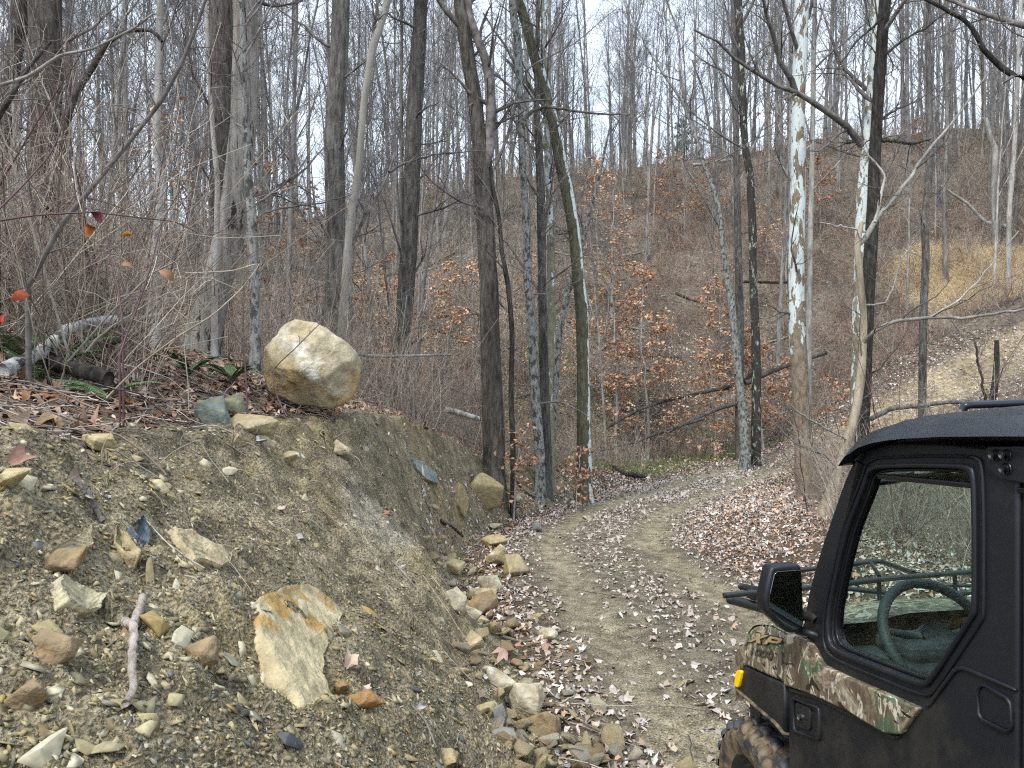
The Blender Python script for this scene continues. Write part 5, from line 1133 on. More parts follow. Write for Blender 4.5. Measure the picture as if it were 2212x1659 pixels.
# ------------------------------------------------------------------ ferns, hanging leaves, golden grass, pipe
def fern(label, px, py, d, n, L, seed):
    rng = np.random.RandomState(seed); p = at(px, py, d); p[2] = float(H0(p[:1], p[1:2])[0]); e = empty('fern', p, label, 'fern')
    b = rng.rand(n) * 6.28; D = np.stack([np.cos(b), np.sin(b) * .7, .75 + .3 * rng.rand(n)], 1); P, R = walk(rng, np.zeros((n, 3)) + np.array([0, 0, .03]), norm(D + np.array([0, 0, .4])), L * 1.3 * (.7 + .5 * rng.rand(n)), np.full(n, .0025), 12, .05, -.11, .3, .001)
    for k in range(n):
        tv, tq = tubes(P[k:k + 1], R[k:k + 1], 4); Vs = [(tv, tq, np.array([(.10, .13, .04)]))]; q = catmull(P[k], 26)
        T = norm(np.gradient(q, axis=0)); S_ = norm(np.cross(T, [0, 0, 1.])); w = L * .20 * np.sin(np.linspace(.25, 3.05, 26)) ** .7
        for sg in (-1, 1):
            a = q[:-1]; t = T[:-1]; s = S_[:-1] * sg; ww = w[:-1, None]; v = np.stack([a, a + t * .011 + s * ww * .45 + t * ww * .1, a + s * ww + t * ww * .3 + np.array([0, 0, -.25]) * ww, a - t * .004 + s * ww * .5], 1).reshape(-1, 3)
            f = (np.arange(25) * 4)[:, None] + np.array([0, 1, 2, 3]); Vs.append((v, f, np.repeat(np.array([(.105, .165, .07)]) * (.7 + .6 * rng.rand(25))[:, None], 4, 0)))
        V, F, C = join(Vs); link('frond', make_mesh('frond', V, F, False, C), M['fern'], e)
for a in [('green fern spreading over the white branch at far left', 85, 742, 4.9, 8, .42, 1), ('small fern fronds on the rotten log', 230, 800, 4.6, 5, .28, 2), ('fern clump at the foot of the big leaning trunk', 500, 780, 7.2, 7, .3, 3),
          ('low fern in the leaves right of the leaning trunk foot', 410, 770, 7.0, 6, .3, 4), ('fern tuft high at left behind the white branch', 150, 690, 6.0, 6, .3, 5)]: fern(*a)
def big_leaf(label, px, py, d, w, c, seed, name='hanging_leaf'):
    rng = np.random.RandomState(seed); p = at(px, py, d); s = np.array([w / FPX * d]); N = np.array([[.2, -1, .3]])
    V, F, C = scatter2d(rng, t_lobed(seed) if seed % 4 == 1 else t_oval(), p[None], norm(N + rng.randn(1, 3) * .5), s, np.array([c]) * .75, .2, 2.6, 0)
    o = link(name, make_mesh(name, V, [F], True, C, p), M['leaf']); o.location = p; tag(o, label, 'leaf')
big_leaf('maroon leaf on the level purple cane', 209, 463, 4.05, 32, (.22, .05, .07), 2); big_leaf('burnt orange curled leaf hanging under the purple cane', 195, 490, 4.05, 34, (.40, .12, .03), 1)
big_leaf('small bright orange leaf at left', 275, 505, 4.2, 20, (.55, .24, .05), 4); big_leaf('red-orange leaf near the left edge', 45, 640, 4.0, 38, (.42, .09, .04), 3); big_leaf('tan curled leaf caught in the cane tangle', 272, 575, 4.3, 38, (.36, .18, .09), 5)
big_leaf('brown leaf caught on the tall purple cane', 360, 595, 4.4, 36, (.45, .24, .13), 7); big_leaf('red leaf on the left edge beside the log', 4, 690, 4.0, 30, (.45, .08, .04), 9)
for i, (px, py, w, c, lab) in enumerate([(40, 1015, 90, (.36, .20, .15), 'large curled pinkish leaf at the left end of the bank crest'), (268, 885, 84, (.38, .17, .09), 'large rust-brown leaf standing in the crest litter'), (500, 905, 60, (.40, .18, .09), 'rust leaf beside the grey-green rock'),
        (1075, 1442, 60, (.52, .34, .27), 'pink leaf on the rubble pile'), (1268, 1440, 54, (.42, .26, .20), 'dark pink leaf lying on the near road'), (1450, 1612, 52, (.58, .48, .36), 'pale tan leaf at the bottom of the road'), (1175, 1620, 70, (.44, .26, .20), 'folded pinkish leaf by the near rubble'), (1590, 1360, 44, (.55, .38, .28), 'pinkish leaf on the right wheel track'), (325, 1200 + 60, 34, (.4, .34, .32), 'shrivelled grey leaf by the pointed slab')]):
    g = ground_hit(px, py); D = g[1]; rng = np.random.RandomState(90 + i); V, F, C = scatter2d(rng, t_lobed(i + 1), g[None], gnormal(g[:1], g[1:2]), np.array([w / FPX * D * .8]), np.array([c]) * .85, .5, 2.2, .02)
    o = link('fallen_leaf', make_mesh('fallen_leaf', V, [F], False, C, g), M['leaf']); o.location = g; tag(o, lab, 'leaf')
def grass():
    rng = np.random.RandomState(8); n = 900; P0 = []
    for _ in range(n * 4):
        u_, v_ = rng.uniform(-1, 1, 2)
        if u_ * u_ + v_ * v_ > 1 + .4 * rng.randn(): continue
        aa = math.radians(GAZ + u_ * 4.9); rr = GR + v_ * 2.7; px, py = rr * math.sin(aa), rr * math.cos(aa)
        P0.append((px, py, 0))
        if len(P0) >= n: break
    P0 = np.array(P0); m_ = 15; pos = np.repeat(P0, m_, 0) + rng.randn(n * m_, 3) * np.array([.35, .35, 0]); pos[:, 2] = H0(pos[:, 0], pos[:, 1]) - .03
    D = norm(rng.randn(len(pos), 3) * np.array([.55, .55, 0]) + np.array([0, -.15, 1])); P, R = walk(rng, pos, D, .28 + .45 * rng.rand(len(pos)), np.full(len(pos), .010), 5, .12, -.22, .2, .002)
    c = np.array([(.82, .66, .42), (.85, .72, .50), (.72, .55, .32), (.80, .63, .40)])[rng.randint(0, 4, len(pos))] * (.75 + .45 * rng.rand(len(pos)))[:, None]
    V, Q = tubes(P, R, 3); tag(link('dry_grass', make_mesh('dry_grass', V, [Q], False, np.repeat(c, 15, 0)), M['grass']), kind='stuff', label='golden dry grass above the climbing track')
    # low green growth at the foot of the slope
    P0 = polar_pts(rng, 5200, -2, 26, 25, 35); P0 = P0[(path_dist(P0[:, 0], P0[:, 1])[0] > 1.9) & (fbm(P0[:, 0], P0[:, 1], .5, 3) > -.1)]; pos = np.repeat(P0, 5, 0) + rng.randn(len(P0) * 5, 3) * np.array([.12, .12, 0]); pos[:, 2] = H0(pos[:, 0], pos[:, 1])
    P, R = walk(rng, pos, norm(rng.randn(len(pos), 3) * .7 + np.array([0, 0, .8])), .08 + .16 * rng.rand(len(pos)), np.full(len(pos), .010), 4, .2, -.1, .2, .003)
    c = np.array([(.10, .15, .04), (.16, .19, .06), (.24, .26, .08)])[rng.randint(0, 3, len(pos))]; V, Q = tubes(P, R, 3)
    tag(link('green_ground_cover', make_mesh('green_ground_cover', V, [Q], False, np.repeat(c, 12, 0)), M['grass']), kind='stuff', label='low green growth at the foot of the slope')
grass()
def pipe():
    g = at(1640, 984, 31.0); x = np.linspace(-.33, .33, 61); r = .13 + .022 * np.sign(np.sin(x * 2 * math.pi / .085)) ; r2 = r - .03
    S = 28; th = np.arange(S) / S * 2 * math.pi; rows = [(xx, rr) for xx, rr in zip(x, r)] + [(xx, rr) for xx, rr in zip(x[::-1], r2[::-1])]
    V = np.array([(a, b * math.cos(t), b * math.sin(t)) for a, b in rows for t in th]); n = len(rows)
    Q = np.array([(i * S + j, ((i + 1) % n) * S + j, ((i + 1) % n) * S + (j + 1) % S, i * S + (j + 1) % S) for i in range(n) for j in range(S)])
    o = link('culvert_pipe', make_mesh('culvert_pipe', V, [Q], False), M['pipe']); o.location = g; o.rotation_euler = (0, .10, math.radians(-24)); tag(o, 'short blue-black corrugated culvert pipe lying at the road bend', 'pipe')
pipe()
# ------------------------------------------------------------------ side-by-side utility vehicle
YAW = math.radians(-7.75); VP = math.radians(4.5)
vN = np.array([math.cos(YAW), -math.sin(YAW), 0]); vF = np.array([math.cos(VP) * math.sin(YAW), math.cos(VP) * math.cos(YAW), -math.sin(VP)]); vU = np.cross(vN, vF)
EL = np.array([-1.4, -3.12, 1.858])              # the eye in vehicle coordinates (across, forward, up)
VO = np.array([0, 0, EYE]) - vN * EL[0] - vF * EL[1] - vU * EL[2]
def tum(h): return .06 * (h - .9)
def vray(px, py): d = pdir(px, py); return np.array([d @ vN, d @ vF, d @ vU])
def onside(px, py, l=0.0):
    r = vray(px, py); t = (l - EL[0]) / r[0]
    for _ in range(6): t = (l + tum(EL[2] + t * r[2]) - EL[0]) / r[0]
    return EL[1] + t * r[1], EL[2] + t * r[2]
def ons(px, py, s): r = vray(px, py); t = (s - EL[1]) / r[1]; return EL + t * r
def Zp(x, y): return 1481 + .5039 * x, 822.8 + .5039 * y
def Ap(x, y): return (2800 + x / 2.013) / 1.823, (2200 + y / 2.013) / 1.823
def Bp(x, y): return (3200 + x / 2.0733) / 1.823, (1800 + y / 2.0733) / 1.823
def SP(fn, pts, l=0.0): return [onside(*fn(*p), l) for p in pts]
def chaikin(p, n=1, rad=.03):
    p = np.array(p, float)
    for _ in range(n):
        q = np.roll(p, -1, 0); L = np.linalg.norm(q - p, axis=1, keepdims=True); f = np.minimum(.25, rad / np.maximum(L, 1e-6)); p = np.stack([p + (q - p) * f, q - (q - p) * f], 1).reshape(-1, 2)
    return p
def plate(name, loops, l0, th, mat, parent, bevel=.006, rnd=2, mirror=False, tumble=True, axis='side'):
    rad = .03 if rnd >= 2 else .009
    cu = bpy.data.curves.new(name, 'CURVE'); cu.dimensions = '2D'; cu.fill_mode = 'BOTH'; cu.extrude = max(th / 2 - bevel, .0005); cu.bevel_depth = bevel; cu.bevel_resolution = 2; cu.offset = -bevel
    for lp in loops:
        q = chaikin(lp, rnd, rad); s = cu.splines.new('POLY'); s.points.add(len(q) - 1); s.use_cyclic_u = True
        for i, p in enumerate(q): s.points[i].co = (p[0], p[1], 0, 1)
    ob = bpy.data.objects.new('tmp', cu); COL.objects.link(ob); dg = bpy.context.evaluated_depsgraph_get(); me = bpy.data.meshes.new_from_object(ob.evaluated_get(dg)); bpy.data.objects.remove(ob); bpy.data.curves.remove(cu)
    me.name = name; n = len(me.vertices); V = np.empty(n * 3); me.vertices.foreach_get('co', V); V = V.reshape(-1, 3)
    l = l0 + th / 2 - V[:, 2] + (tum(V[:, 1]) if tumble else 0)
    W = np.stack([l, V[:, 0], V[:, 1]], 1)
    if mirror: W[:, 0] = WID - W[:, 0]
    me.vertices.foreach_set('co', W.ravel()); me.update()
    bm = bmesh.new(); bm.from_mesh(me); bmesh.ops.remove_doubles(bm, verts=bm.verts, dist=1e-5); bmesh.ops.recalc_face_normals(bm, faces=bm.faces); bm.to_mesh(me); bm.free()
    me.materials.clear(); return link(name, me, mat, parent)
def tube(name, pts, r, mat, parent, S=12, n=30, caps=True, smooth=True):
    q = catmull(np.array(pts, float), n) if len(pts) > 2 else np.array(pts, float); V, Q = tubes(q[None], np.full((1, len(q)), float(r)), S); F = [Q]
    if caps: m_ = len(V); F.append(np.array([(0, i, i + 1) for i in range(1, S - 1)] + [(m_ - S, m_ - S + i + 1, m_ - S + i) for i in range(1, S - 1)]))
    return link(name, make_mesh(name, V, F, smooth), mat, parent)
def box(name, lo, hi, mat, parent, bev=.012, rot=None, seg=2):
    bm = bmesh.new(); bmesh.ops.create_cube(bm, size=1); lo = Vector(lo); hi = Vector(hi); c = (lo + hi) / 2; s = hi - lo
    for v in bm.verts: v.co = Vector((v.co.x * s.x, v.co.y * s.y, v.co.z * s.z))
    if bev: bmesh.ops.bevel(bm, geom=bm.edges[:], offset=min(bev, min(s) * .45), segments=seg, affect='EDGES', profile=.5)
    if rot: bmesh.ops.rotate(bm, verts=bm.verts, cent=(0, 0, 0), matrix=rot)
    for v in bm.verts: v.co += c
    me = bpy.data.meshes.new(name); bm.to_mesh(me); bm.free(); return link(name, me, mat, parent)
def loft(name, rows, mat, parent, smooth=True, close=False):
    V = np.array(rows, float); a, b_, _ = V.shape; i = np.arange(a - 1)[:, None]; j = np.arange(b_ - 1)[None]
    Q = np.stack([i * b_ + j, i * b_ + j + 1, (i + 1) * b_ + j + 1, (i + 1) * b_ + j], -1).reshape(-1, 4); return link(name, make_mesh(name, V.reshape(-1, 3), [Q], smooth), mat, parent)
WID = 1.46
def m_black(name, c, rough, gr=.25):
    m, n, l, b = nmat(name, rough, .45); v = coords(n, l); t = tex(n, l, 'Noise', 900, v, 2); bump(n, l, b, t.outputs[0], gr, .0006)
    d = tex(n, l, 'Noise', 3.5, v, 7, Roughness=.7); tc_ = n.new('ShaderNodeTexCoord'); sx_ = n.new('ShaderNodeSeparateXYZ'); l.new(tc_.outputs['Object'], sx_.inputs[0]); hm = n.new('ShaderNodeMapRange'); hm.inputs['From Min'].default_value = .35; hm.inputs['From Max'].default_value = 1.25; hm.inputs['To Min'].default_value = .16; hm.inputs['To Max'].default_value = -.03; l.new(sx_.outputs['Z'], hm.inputs[0])
    sm_ = n.new('ShaderNodeMath'); sm_.operation = 'ADD'; l.new(d.outputs[0], sm_.inputs[0]); l.new(hm.outputs[0], sm_.inputs[1]); k = ramp(n, l, sm_.outputs[0], [(.50, (0,)), (.78, (.42,))])
    sp = tex(n, l, 'Voronoi', 26, v); sk = ramp(n, l, sp.outputs['Distance'], [(.02, (1,)), (.04, (0,))]); sc = n.new('ShaderNodeSeparateColor'); l.new(sp.outputs['Color'], sc.inputs[0]); ss = ramp(n, l, sc.outputs[0], [(.84, (0,)), (.85, (1,))])
    mm = n.new('ShaderNodeMath'); mm.operation = 'MULTIPLY'; l.new(sk, mm.inputs[0]); l.new(ss, mm.inputs[1])
    col = mixc(n, l, k, c, (.085, .072, .052)); col = mixc(n, l, mm.outputs[0], col, (.32, .27, .19)); l.new(col, b.inputs['Base Color'])
    rr = n.new('ShaderNodeMapRange'); rr.inputs['To Min'].default_value = rough - .08; rr.inputs['To Max'].default_value = rough + .15; l.new(d.outputs[0], rr.inputs[0]); l.new(rr.outputs[0], b.inputs['Roughness']); return m
PL = m_black('black_plastic', (.0075, .0085, .012), .42, .08); PLR = m_black('roof_plastic', (.012, .014, .020), .22, .03); SEAL = m_plain('rubber_seal', (.006, .006, .007), .35, .5)
STEEL = m_plain('black_steel_tube', (.017, .02, .022), .38, .5); BOLT = m_plain('bolt_steel', (.10, .10, .11), .3, .5, .9); INT = m_plain('interior_plastic', (.05, .055, .056), .6, .4, nz=.3); INTL = m_plain('interior_grey', (.16, .18, .18), .55, .4, nz=.2)
RIM = m_plain('wheel_rim', (.02, .02, .02), .35, .5); YEL_M = m_plain('yellow_reflector', (.95, .62, .0), .25, .6); LAMP = m_plain('head_lamp', (.4, .42, .45), .1, .6); BLUE = m_plain('blue_cloth', (.02, .04, .35), .6, .3); CHR = m_plain('lock_metal', (.35, .34, .31), .3, .5, .9)
m, n, l, b = nmat('camouflage', .38, .45); v = coords(n, l, (1, .8, .65))
wv = tex(n, l, 'Noise', 5.0, v, 3, Distortion=1.6); k1 = ramp(n, l, wv.outputs[0], [(.0, (.055, .042, .03)), (.40, (.12, .085, .055)), (.455, (.19, .15, .10)), (.50, (.10, .075, .05)), (.54, (.34, .27, .18)), (.575, (.16, .115, .07)), (.62, (.42, .36, .27)), (.68, (.13, .105, .07))], 'LINEAR')
w2 = tex(n, l, 'Noise', 9, coords(n, l, (1, 1.3, .8)), 2, Distortion=2.5); k2 = ramp(n, l, w2.outputs[0], [(.555, (0,)), (.575, (1,)), (.63, (1,)), (.65, (0,))]); c = mixc(n, l, k2, k1, (.50, .44, .34))
w3 = tex(n, l, 'Noise', 10, coords(n, l, (1, .8, 1.7)), 2, Distortion=2); k3 = ramp(n, l, w3.outputs[0], [(.34, (1,)), (.38, (0,))]); c = mixc(n, l, k3, c, (.022, .018, .013))
w4 = tex(n, l, 'Noise', 5, v, 2); w5 = tex(n, l, 'Wave', 34, coords(n, l, (1, 1, .8)), 3, Distortion=9); k4 = ramp(n, l, w4.outputs[0], [(.54, (0,)), (.58, (1,))]); k5 = ramp(n, l, w5.outputs[0], [(.55, (0,)), (.7, (.8,))])
mm = n.new('ShaderNodeMath'); mm.operation = 'MULTIPLY'; l.new(k4, mm.inputs[0]); l.new(k5, mm.inputs[1]); c = mixc(n, l, mm.outputs[0], c, (.06, .12, .065))
vv = tex(n, l, 'Voronoi', 11, coords(n, l, (1, 1, .7))); nd = tex(n, l, 'Noise', 9, coords(n, l), 4, Distortion=1.5); av = n.new('ShaderNodeVectorMath'); av.operation = 'ADD'; sv_ = n.new('ShaderNodeVectorMath'); sv_.operation = 'SCALE'; sv_.inputs['Scale'].default_value = .16; l.new(nd.outputs['Color'], sv_.inputs[0]); l.new(coords(n, l, (1, 1, .7)), av.inputs[0]); l.new(sv_.outputs[0], av.inputs[1]); l.new(av.outputs[0], vv.inputs['Vector'])
kd = ramp(n, l, vv.outputs['Distance'], [(.30, (1,)), (.36, (0,))]); cs = n.new('ShaderNodeSeparateColor'); l.new(vv.outputs['Color'], cs.inputs[0]); ks = ramp(n, l, cs.outputs[0], [(.52, (0,)), (.54, (1,))]); m2 = n.new('ShaderNodeMath'); m2.operation = 'MULTIPLY'; l.new(kd, m2.inputs[0]); l.new(ks, m2.inputs[1])
lc = ramp(n, l, cs.outputs[1], [(0, (.10, .075, .05)), (.3, (.34, .20, .11)), (.55, (.45, .37, .26)), (.8, (.28, .21, .13)), (1, (.52, .47, .38))]); fine = ramp(n, l, tex(n, l, 'Noise', 60, coords(n, l, (1, 1, .25)), 5).outputs[0], [(.35, (.7,)), (.65, (1.2,))]); c = mixc(n, l, m2.outputs[0], c, lc); c = mixc(n, l, 1, c, fine, 'MULTIPLY')
l.new(c, b.inputs['Base Color']); CAMO = m
m = bpy.data.materials.new('tinted_glass'); m.use_nodes = True; n = m.node_tree.nodes; l = m.node_tree.links; n.clear(); o = n.new('ShaderNodeOutputMaterial'); t = n.new('ShaderNodeBsdfTransparent'); g = n.new('ShaderNodeBsdfGlossy'); t.inputs[0].default_value = (.84, .925, .905, 1); g.inputs['Roughness'].default_value = .02
lw = n.new('ShaderNodeLayerWeight'); lw.inputs[0].default_value = .5; fr = n.new('ShaderNodeMapRange'); fr.inputs['From Min'].default_value = .2; fr.inputs['To Min'].default_value = .02; fr.inputs['To Max'].default_value = .09; l.new(lw.outputs['Facing'], fr.inputs[0]); mx = n.new('ShaderNodeMixShader'); l.new(fr.outputs[0], mx.inputs[0]); l.new(t.outputs[0], mx.inputs[1]); l.new(g.outputs[0], mx.inputs[2]); l.new(mx.outputs[0], o.inputs[0]); GLASS = m
m, n, l, b = nmat('clear_glass', .02, .5); n.clear(); o = n.new('ShaderNodeOutputMaterial'); t = n.new('ShaderNodeBsdfTransparent'); g = n.new('ShaderNodeBsdfGlossy'); t.inputs[0].default_value = (.88, .96, .93, 1); g.inputs['Roughness'].default_value = .02
lw = n.new('ShaderNodeLayerWeight'); lw.inputs[0].default_value = .5; fr = n.new('ShaderNodeMapRange'); fr.inputs['From Min'].default_value = .2; fr.inputs['To Min'].default_value = .01; fr.inputs['To Max'].default_value = .08; l.new(lw.outputs['Facing'], fr.inputs[0]); mx = n.new('ShaderNodeMixShader'); l.new(fr.outputs[0], mx.inputs[0]); l.new(t.outputs[0], mx.inputs[1]); l.new(g.outputs[0], mx.inputs[2]); l.new(mx.outputs[0], o.inputs[0]); GLASS2 = m
m, n, l, b = nmat('mirror_glass', .03, .5); b.inputs['Metallic'].default_value = 1; b.inputs['Base Color'].default_value = (.26, .29, .28, 1); MIR = m
m, n, l, b = nmat('muddy_tyre', .85, .3); v = coords(n, l); nz = tex(n, l, 'Noise', 9, v, 8, Roughness=.65); k = ramp(n, l, nz.outputs[0], [(.42, (0,)), (.52, (1,))]); c2 = ramp(n, l, tex(n, l, 'Noise', 40, v, 5).outputs[0], [(.3, (.10, .07, .04)), (.7, (.24, .18, .115))]); l.new(mixc(n, l, k, (.035, .037, .04), c2), b.inputs['Base Color']); bump(n, l, b, nz.outputs[0], .8, .012); TYRE = m
m, n, l, b = nmat('worn_lug', .6, .4); v = coords(n, l); nz = tex(n, l, 'Noise', 14, v, 7); k = ramp(n, l, nz.outputs[0], [(.50, (0,)), (.60, (1,))]); l.new(mixc(n, l, k, (.055, .062, .07), (.20, .15, .095)), b.inputs['Base Color']); bump(n, l, b, nz.outputs[0], .4, .006); LUG = m

def build_utv():
    R3 = Matrix(((vN[0], vF[0], vU[0], VO[0]), (vN[1], vF[1], vU[1], VO[1]), (vN[2], vF[2], vU[2], VO[2]), (0, 0, 0, 1)))
    u = empty('utility_vehicle', (0, 0, 0), 'black and camouflage side-by-side off-road vehicle parked on the dirt road', 'vehicle'); u.matrix_world = R3
    # ---- door
    left = SP(Zp, [(437, 1092), (500, 1062), (512, 990), (524, 915), (545, 835), (580, 715), (612, 620), (680, 425), (712, 355), (745, 312), (795, 282), (900, 260), (1100, 264), (1290, 285), (1424, 292)])
    sR = onside(*Zp(1424, 900))[0]; s0 = onside(*Zp(447, 1400))[0]
    outer = left + [(sR, .42), (s0 - .12, .42), (s0, .60)]
    hole = SP(Zp, [(775, 450), (787, 402), (820, 376), (1000, 372), (1205, 378), (1233, 408), (1238, 620), (1237, 975), (1228, 1000), (1052, 1272), (1020, 1292), (850, 1228), (650, 1148), (620, 1105), (622, 1000), (650, 850), (700, 640)])
    door = plate('door', [outer, hole], 0, .05, PL, u, .010)
    hc = np.mean(hole, 0); big = [tuple(hc + (np.array(p) - hc) * 1.05) for p in hole]; sm = [tuple(hc + (np.array(p) - hc) * 1.0) for p in hole]; in_ = [tuple(hc + (np.array(p) - hc) * .965) for p in hole]; b2 = [tuple(hc + (np.array(p) - hc) * 1.13) for p in hole]; b3 = [tuple(hc + (np.array(p) - hc) * 1.10) for p in hole]
    win = plate('window', [in_], .030, .006, GLASS, door, .001, 2); plate('window_seal', [big, sm], -.012, .022, PL, win, .007); plate('window_gasket', [sm, in_], .012, .03, SEAL, win, .004)
    plate('window_ridge', [b2, b3], -.008, .014, PL, win, .005)
    strip = SP(Ap, [(610, 602), (640, 598), (720, 612), (790, 640), (845, 705), (910, 836), (1000, 880), (1100, 930), (1250, 992), (1409, 1062)]) + SP(Zp, [(1017, 1398), (1012, 1415), (985, 1450), (940, 1512), (925, 1515)]) + SP(Ap, [(1409, 1380), (1100, 1200), (850, 1082), (700, 1030), (612, 1003)])
    plate('camouflage_panel', [strip], -.020, .025, CAMO, door, .007, 1)
    ridge = SP(Zp, [(448, 1312), (560, 1340), (700, 1410), (925, 1525), (905, 1540), (700, 1432), (560, 1362), (452, 1332)]); plate('body_crease', [ridge], -.010, .014, PL, door, .005, 1)
    cr = SP(Zp, [(1160, 1222), (1200, 1222), (1424, 1318), (1424, 1334), (1200, 1240), (1168, 1242), (1050, 1400), (1030, 1400)]); plate('body_crease', [cr], -.008, .012, PL, door, .004, 1)
    pk = SP(Zp, [(1252, 1318), (1280, 1292), (1404, 1366), (1412, 1490), (1392, 1510), (1262, 1446)]); pc = np.mean(pk, 0); pi_ = [tuple(pc + (np.array(p) - pc) * .88) for p in pk]
    plate('pocket_rim', [pk, pi_], -.010, .014, PL, door, .005, 1); plate('pocket_lid', [pi_], -.003, .006, PL, door, .002, 1)
    hb = SP(Zp, [(462, 1352), (582, 1398), (585, 1545), (468, 1502)]); hc2 = np.mean(hb, 0); hi_ = [tuple(hc2 + (np.array(p) - hc2) * .86) for p in hb]
    hd = plate('door_handle', [hb, hi_], -.012, .016, PL, door, .005, 1); plate('handle_plate', [SP(Zp, [(478, 1375), (540, 1398), (542, 1500), (480, 1480)])], -.008, .012, PL, hd, .003, 1); plate('handle_slot', [SP(Zp, [(544, 1412), (570, 1420), (572, 1502), (546, 1494)])], -.003, .006, SEAL, hd, .001, 1)
    ls, lh = onside(*Zp(508, 1440)); tube('lock', [(-.026, ls, lh), (.0, ls, lh)], .010, CHR, hd, 16)
    # ---- front fender, hood
    fen = SP(Ap, [(604, 598), (560, 560), (500, 530), (430, 522), (370, 532), (330, 562), (305, 605), (295, 655), (250, 690), (213, 718), (203, 765), (205, 840), (226, 1000), (240, 1035), (252, 960), (258, 880), (270, 855), (290, 845), (440, 915), (604, 985)])
    fe = plate('front_fender', [fen], -.012, .05, CAMO, u, .014, 1)
    bl = SP(Ap, [(256, 880), (270, 862), (290, 852), (440, 922), (606, 992), (612, 1385), (575, 1325), (540, 1290), (430, 1200), (330, 1110), (250, 1045), (238, 1010)]); plate('lower_fender', [bl], -.016, .05, PL, fe, .010, 1)
    lipv = SP(Ap, [(225, 1000), (250, 1045), (330, 1110), (430, 1200), (540, 1290), (612, 1385), (606, 1410), (530, 1312), (420, 1222), (320, 1135), (240, 1065), (222, 1020)]); plate('mud_flap', [lipv], -.02, .07, TYRE, fe, .008, 1)
    plate('reflector', [SP(Ap, [(247, 880), (288, 884), (283, 920), (264, 1022), (228, 1008), (238, 930)])], -.028, .016, YEL_M, fe, .004, 1)
    arch_ = SP(Ap, [(612, 1400), (540, 1300), (430, 1210), (330, 1120), (245, 1050)]); rows = [[(l_, s, h) for s, h in arch_] for l_ in (.02, .2, .42)]; loft('wheel_well', rows, SEAL, fe)
    # hood surface across the vehicle
    prof = SP(Ap, [(640, 600), (600, 575), (520, 535), (430, 520), (360, 530), (315, 570), (298, 640)]); prof += [(prof[-1][0] + .10, prof[-1][1] - .12), (prof[-1][0] + .14, prof[-1][1] - .30)]
    prof = [(prof[0][0] - .12, prof[0][1] + .02)] + prof; pr = catmull(np.c_[np.array(prof), np.zeros(len(prof))], 26)[:, :2]; rows = []
    for q in np.linspace(0, 1, 30):
        l_ = .0 + WID * q; e_ = min(q, 1 - q); c_ = smooth01(np.array(e_ / .10)) * .035 + .018 * math.sin(math.pi * q) + .02 * smooth01(np.array((e_ - .2) / .06)); f_ = 1 + .10 * math.sin(math.pi * q)
        w_ = np.linspace(0, 1, len(pr)) ** 2; rows.append([(l_, s + .16 * math.sin(math.pi * q) * w, h + float(c_) * (1 - .3 * w)) for (s, h), w in zip(pr, w_)])
    hood = loft('hood', rows, CAMO, u); nose = pr[-1]
    box('bumper', (.12, nose[0] - .02, .38), (WID - .12, nose[0] + .16, .72), PL, u, .04); box('grille', (.35, nose[0] + .10, .72), (WID - .35, nose[0] + .18, nose[1] + .05), PL, u, .02)
    for l_ in (.10, WID - .32): box('headlight', (l_, nose[0] + .04, nose[1] - .05), (l_ + .22, nose[0] + .15, nose[1] + .06), LAMP, u, .03)
    # far side fender and door
    plate('front_fender', [fen], -.012, .05, CAMO, u, .014, 1, mirror=True); d2 = plate('door', [outer, hole], 0, .05, PL, u, .010, mirror=True); plate('window', [in_], .03, .006, GLASS, d2, .001, 2, mirror=True)
    plate('camouflage_panel', [strip], -.020, .025, CAMO, d2, .007, 1, mirror=True); plate('lower_fender', [bl], -.016, .05, PL, u, .010, 1, mirror=True)
    # lettering on the fender
    def letters(txt, quad, w, mat, dep, name, kerning=.0):
        """each glyph is a set of strokes (polygons) in a unit box, mapped on the sheared quad of the fender"""
        GL = {'X': [[(0, 1), (.30, 1), (.5, .66), (.75, 1), (1.06, 1), (.66, .5), (1, 0), (.70, 0), (.5, .33), (.28, 0), (-.04, 0), (.36, .5)]],
              'P': [[(0, 0), (.24, 0), (.24, .32), (.86, .32), (1, .46), (1, .88), (.88, 1), (0, 1)], [(.26, .54), (.26, .78), (.74, .78), (.74, .54)]],
              '1': [[(.30, 0), (.60, 0), (.60, 1), (.34, 1), (.10, .80), (.30, .80)]], '0': [[(.08, .0), (.92, 0), (1, .1), (1, .9), (.92, 1), (.08, 1), (0, .9), (0, .1)], [(.26, .24), (.26, .76), (.74, .76), (.74, .24)]]}
        a, b_, c, d = [np.array(p) for p in quad]; n_ = len(txt); e = None
        for i, ch in enumerate(txt):
            lp = [[tuple((a * (1 - x) + b_ * x) * (1 - y) + (d * (1 - x) + c * x) * y) for x, y in [((i + gx * (1 - w)) / n_, gy) for gx, gy in g]] for g in GL[ch]]
            plate(name, lp, dep, .004, mat, fe, .0008, 0)
    BADGE = m_plain('badge_tan', (.40, .29, .15), .4, .4); DK = m_plain('badge_dark', (.02, .018, .015), .4, .4)
    q1 = SP(Ap, [(312, 662), (590, 706), (636, 636), (385, 578)]); q0 = SP(Ap, [(322, 656), (588, 696), (626, 640), (392, 588)])
    letters('XP', q1, .10, DK, -.016, 'badge_outline'); letters('XP', q0, .17, BADGE, -.0195, 'badge_letter')
    q2 = SP(Ap, [(330, 752), (518, 800), (536, 748), (345, 698)]); letters('1000', q2, .16, m_plain('badge_number', (.06, .05, .035), .35, .4), -.0165, 'badge_number')
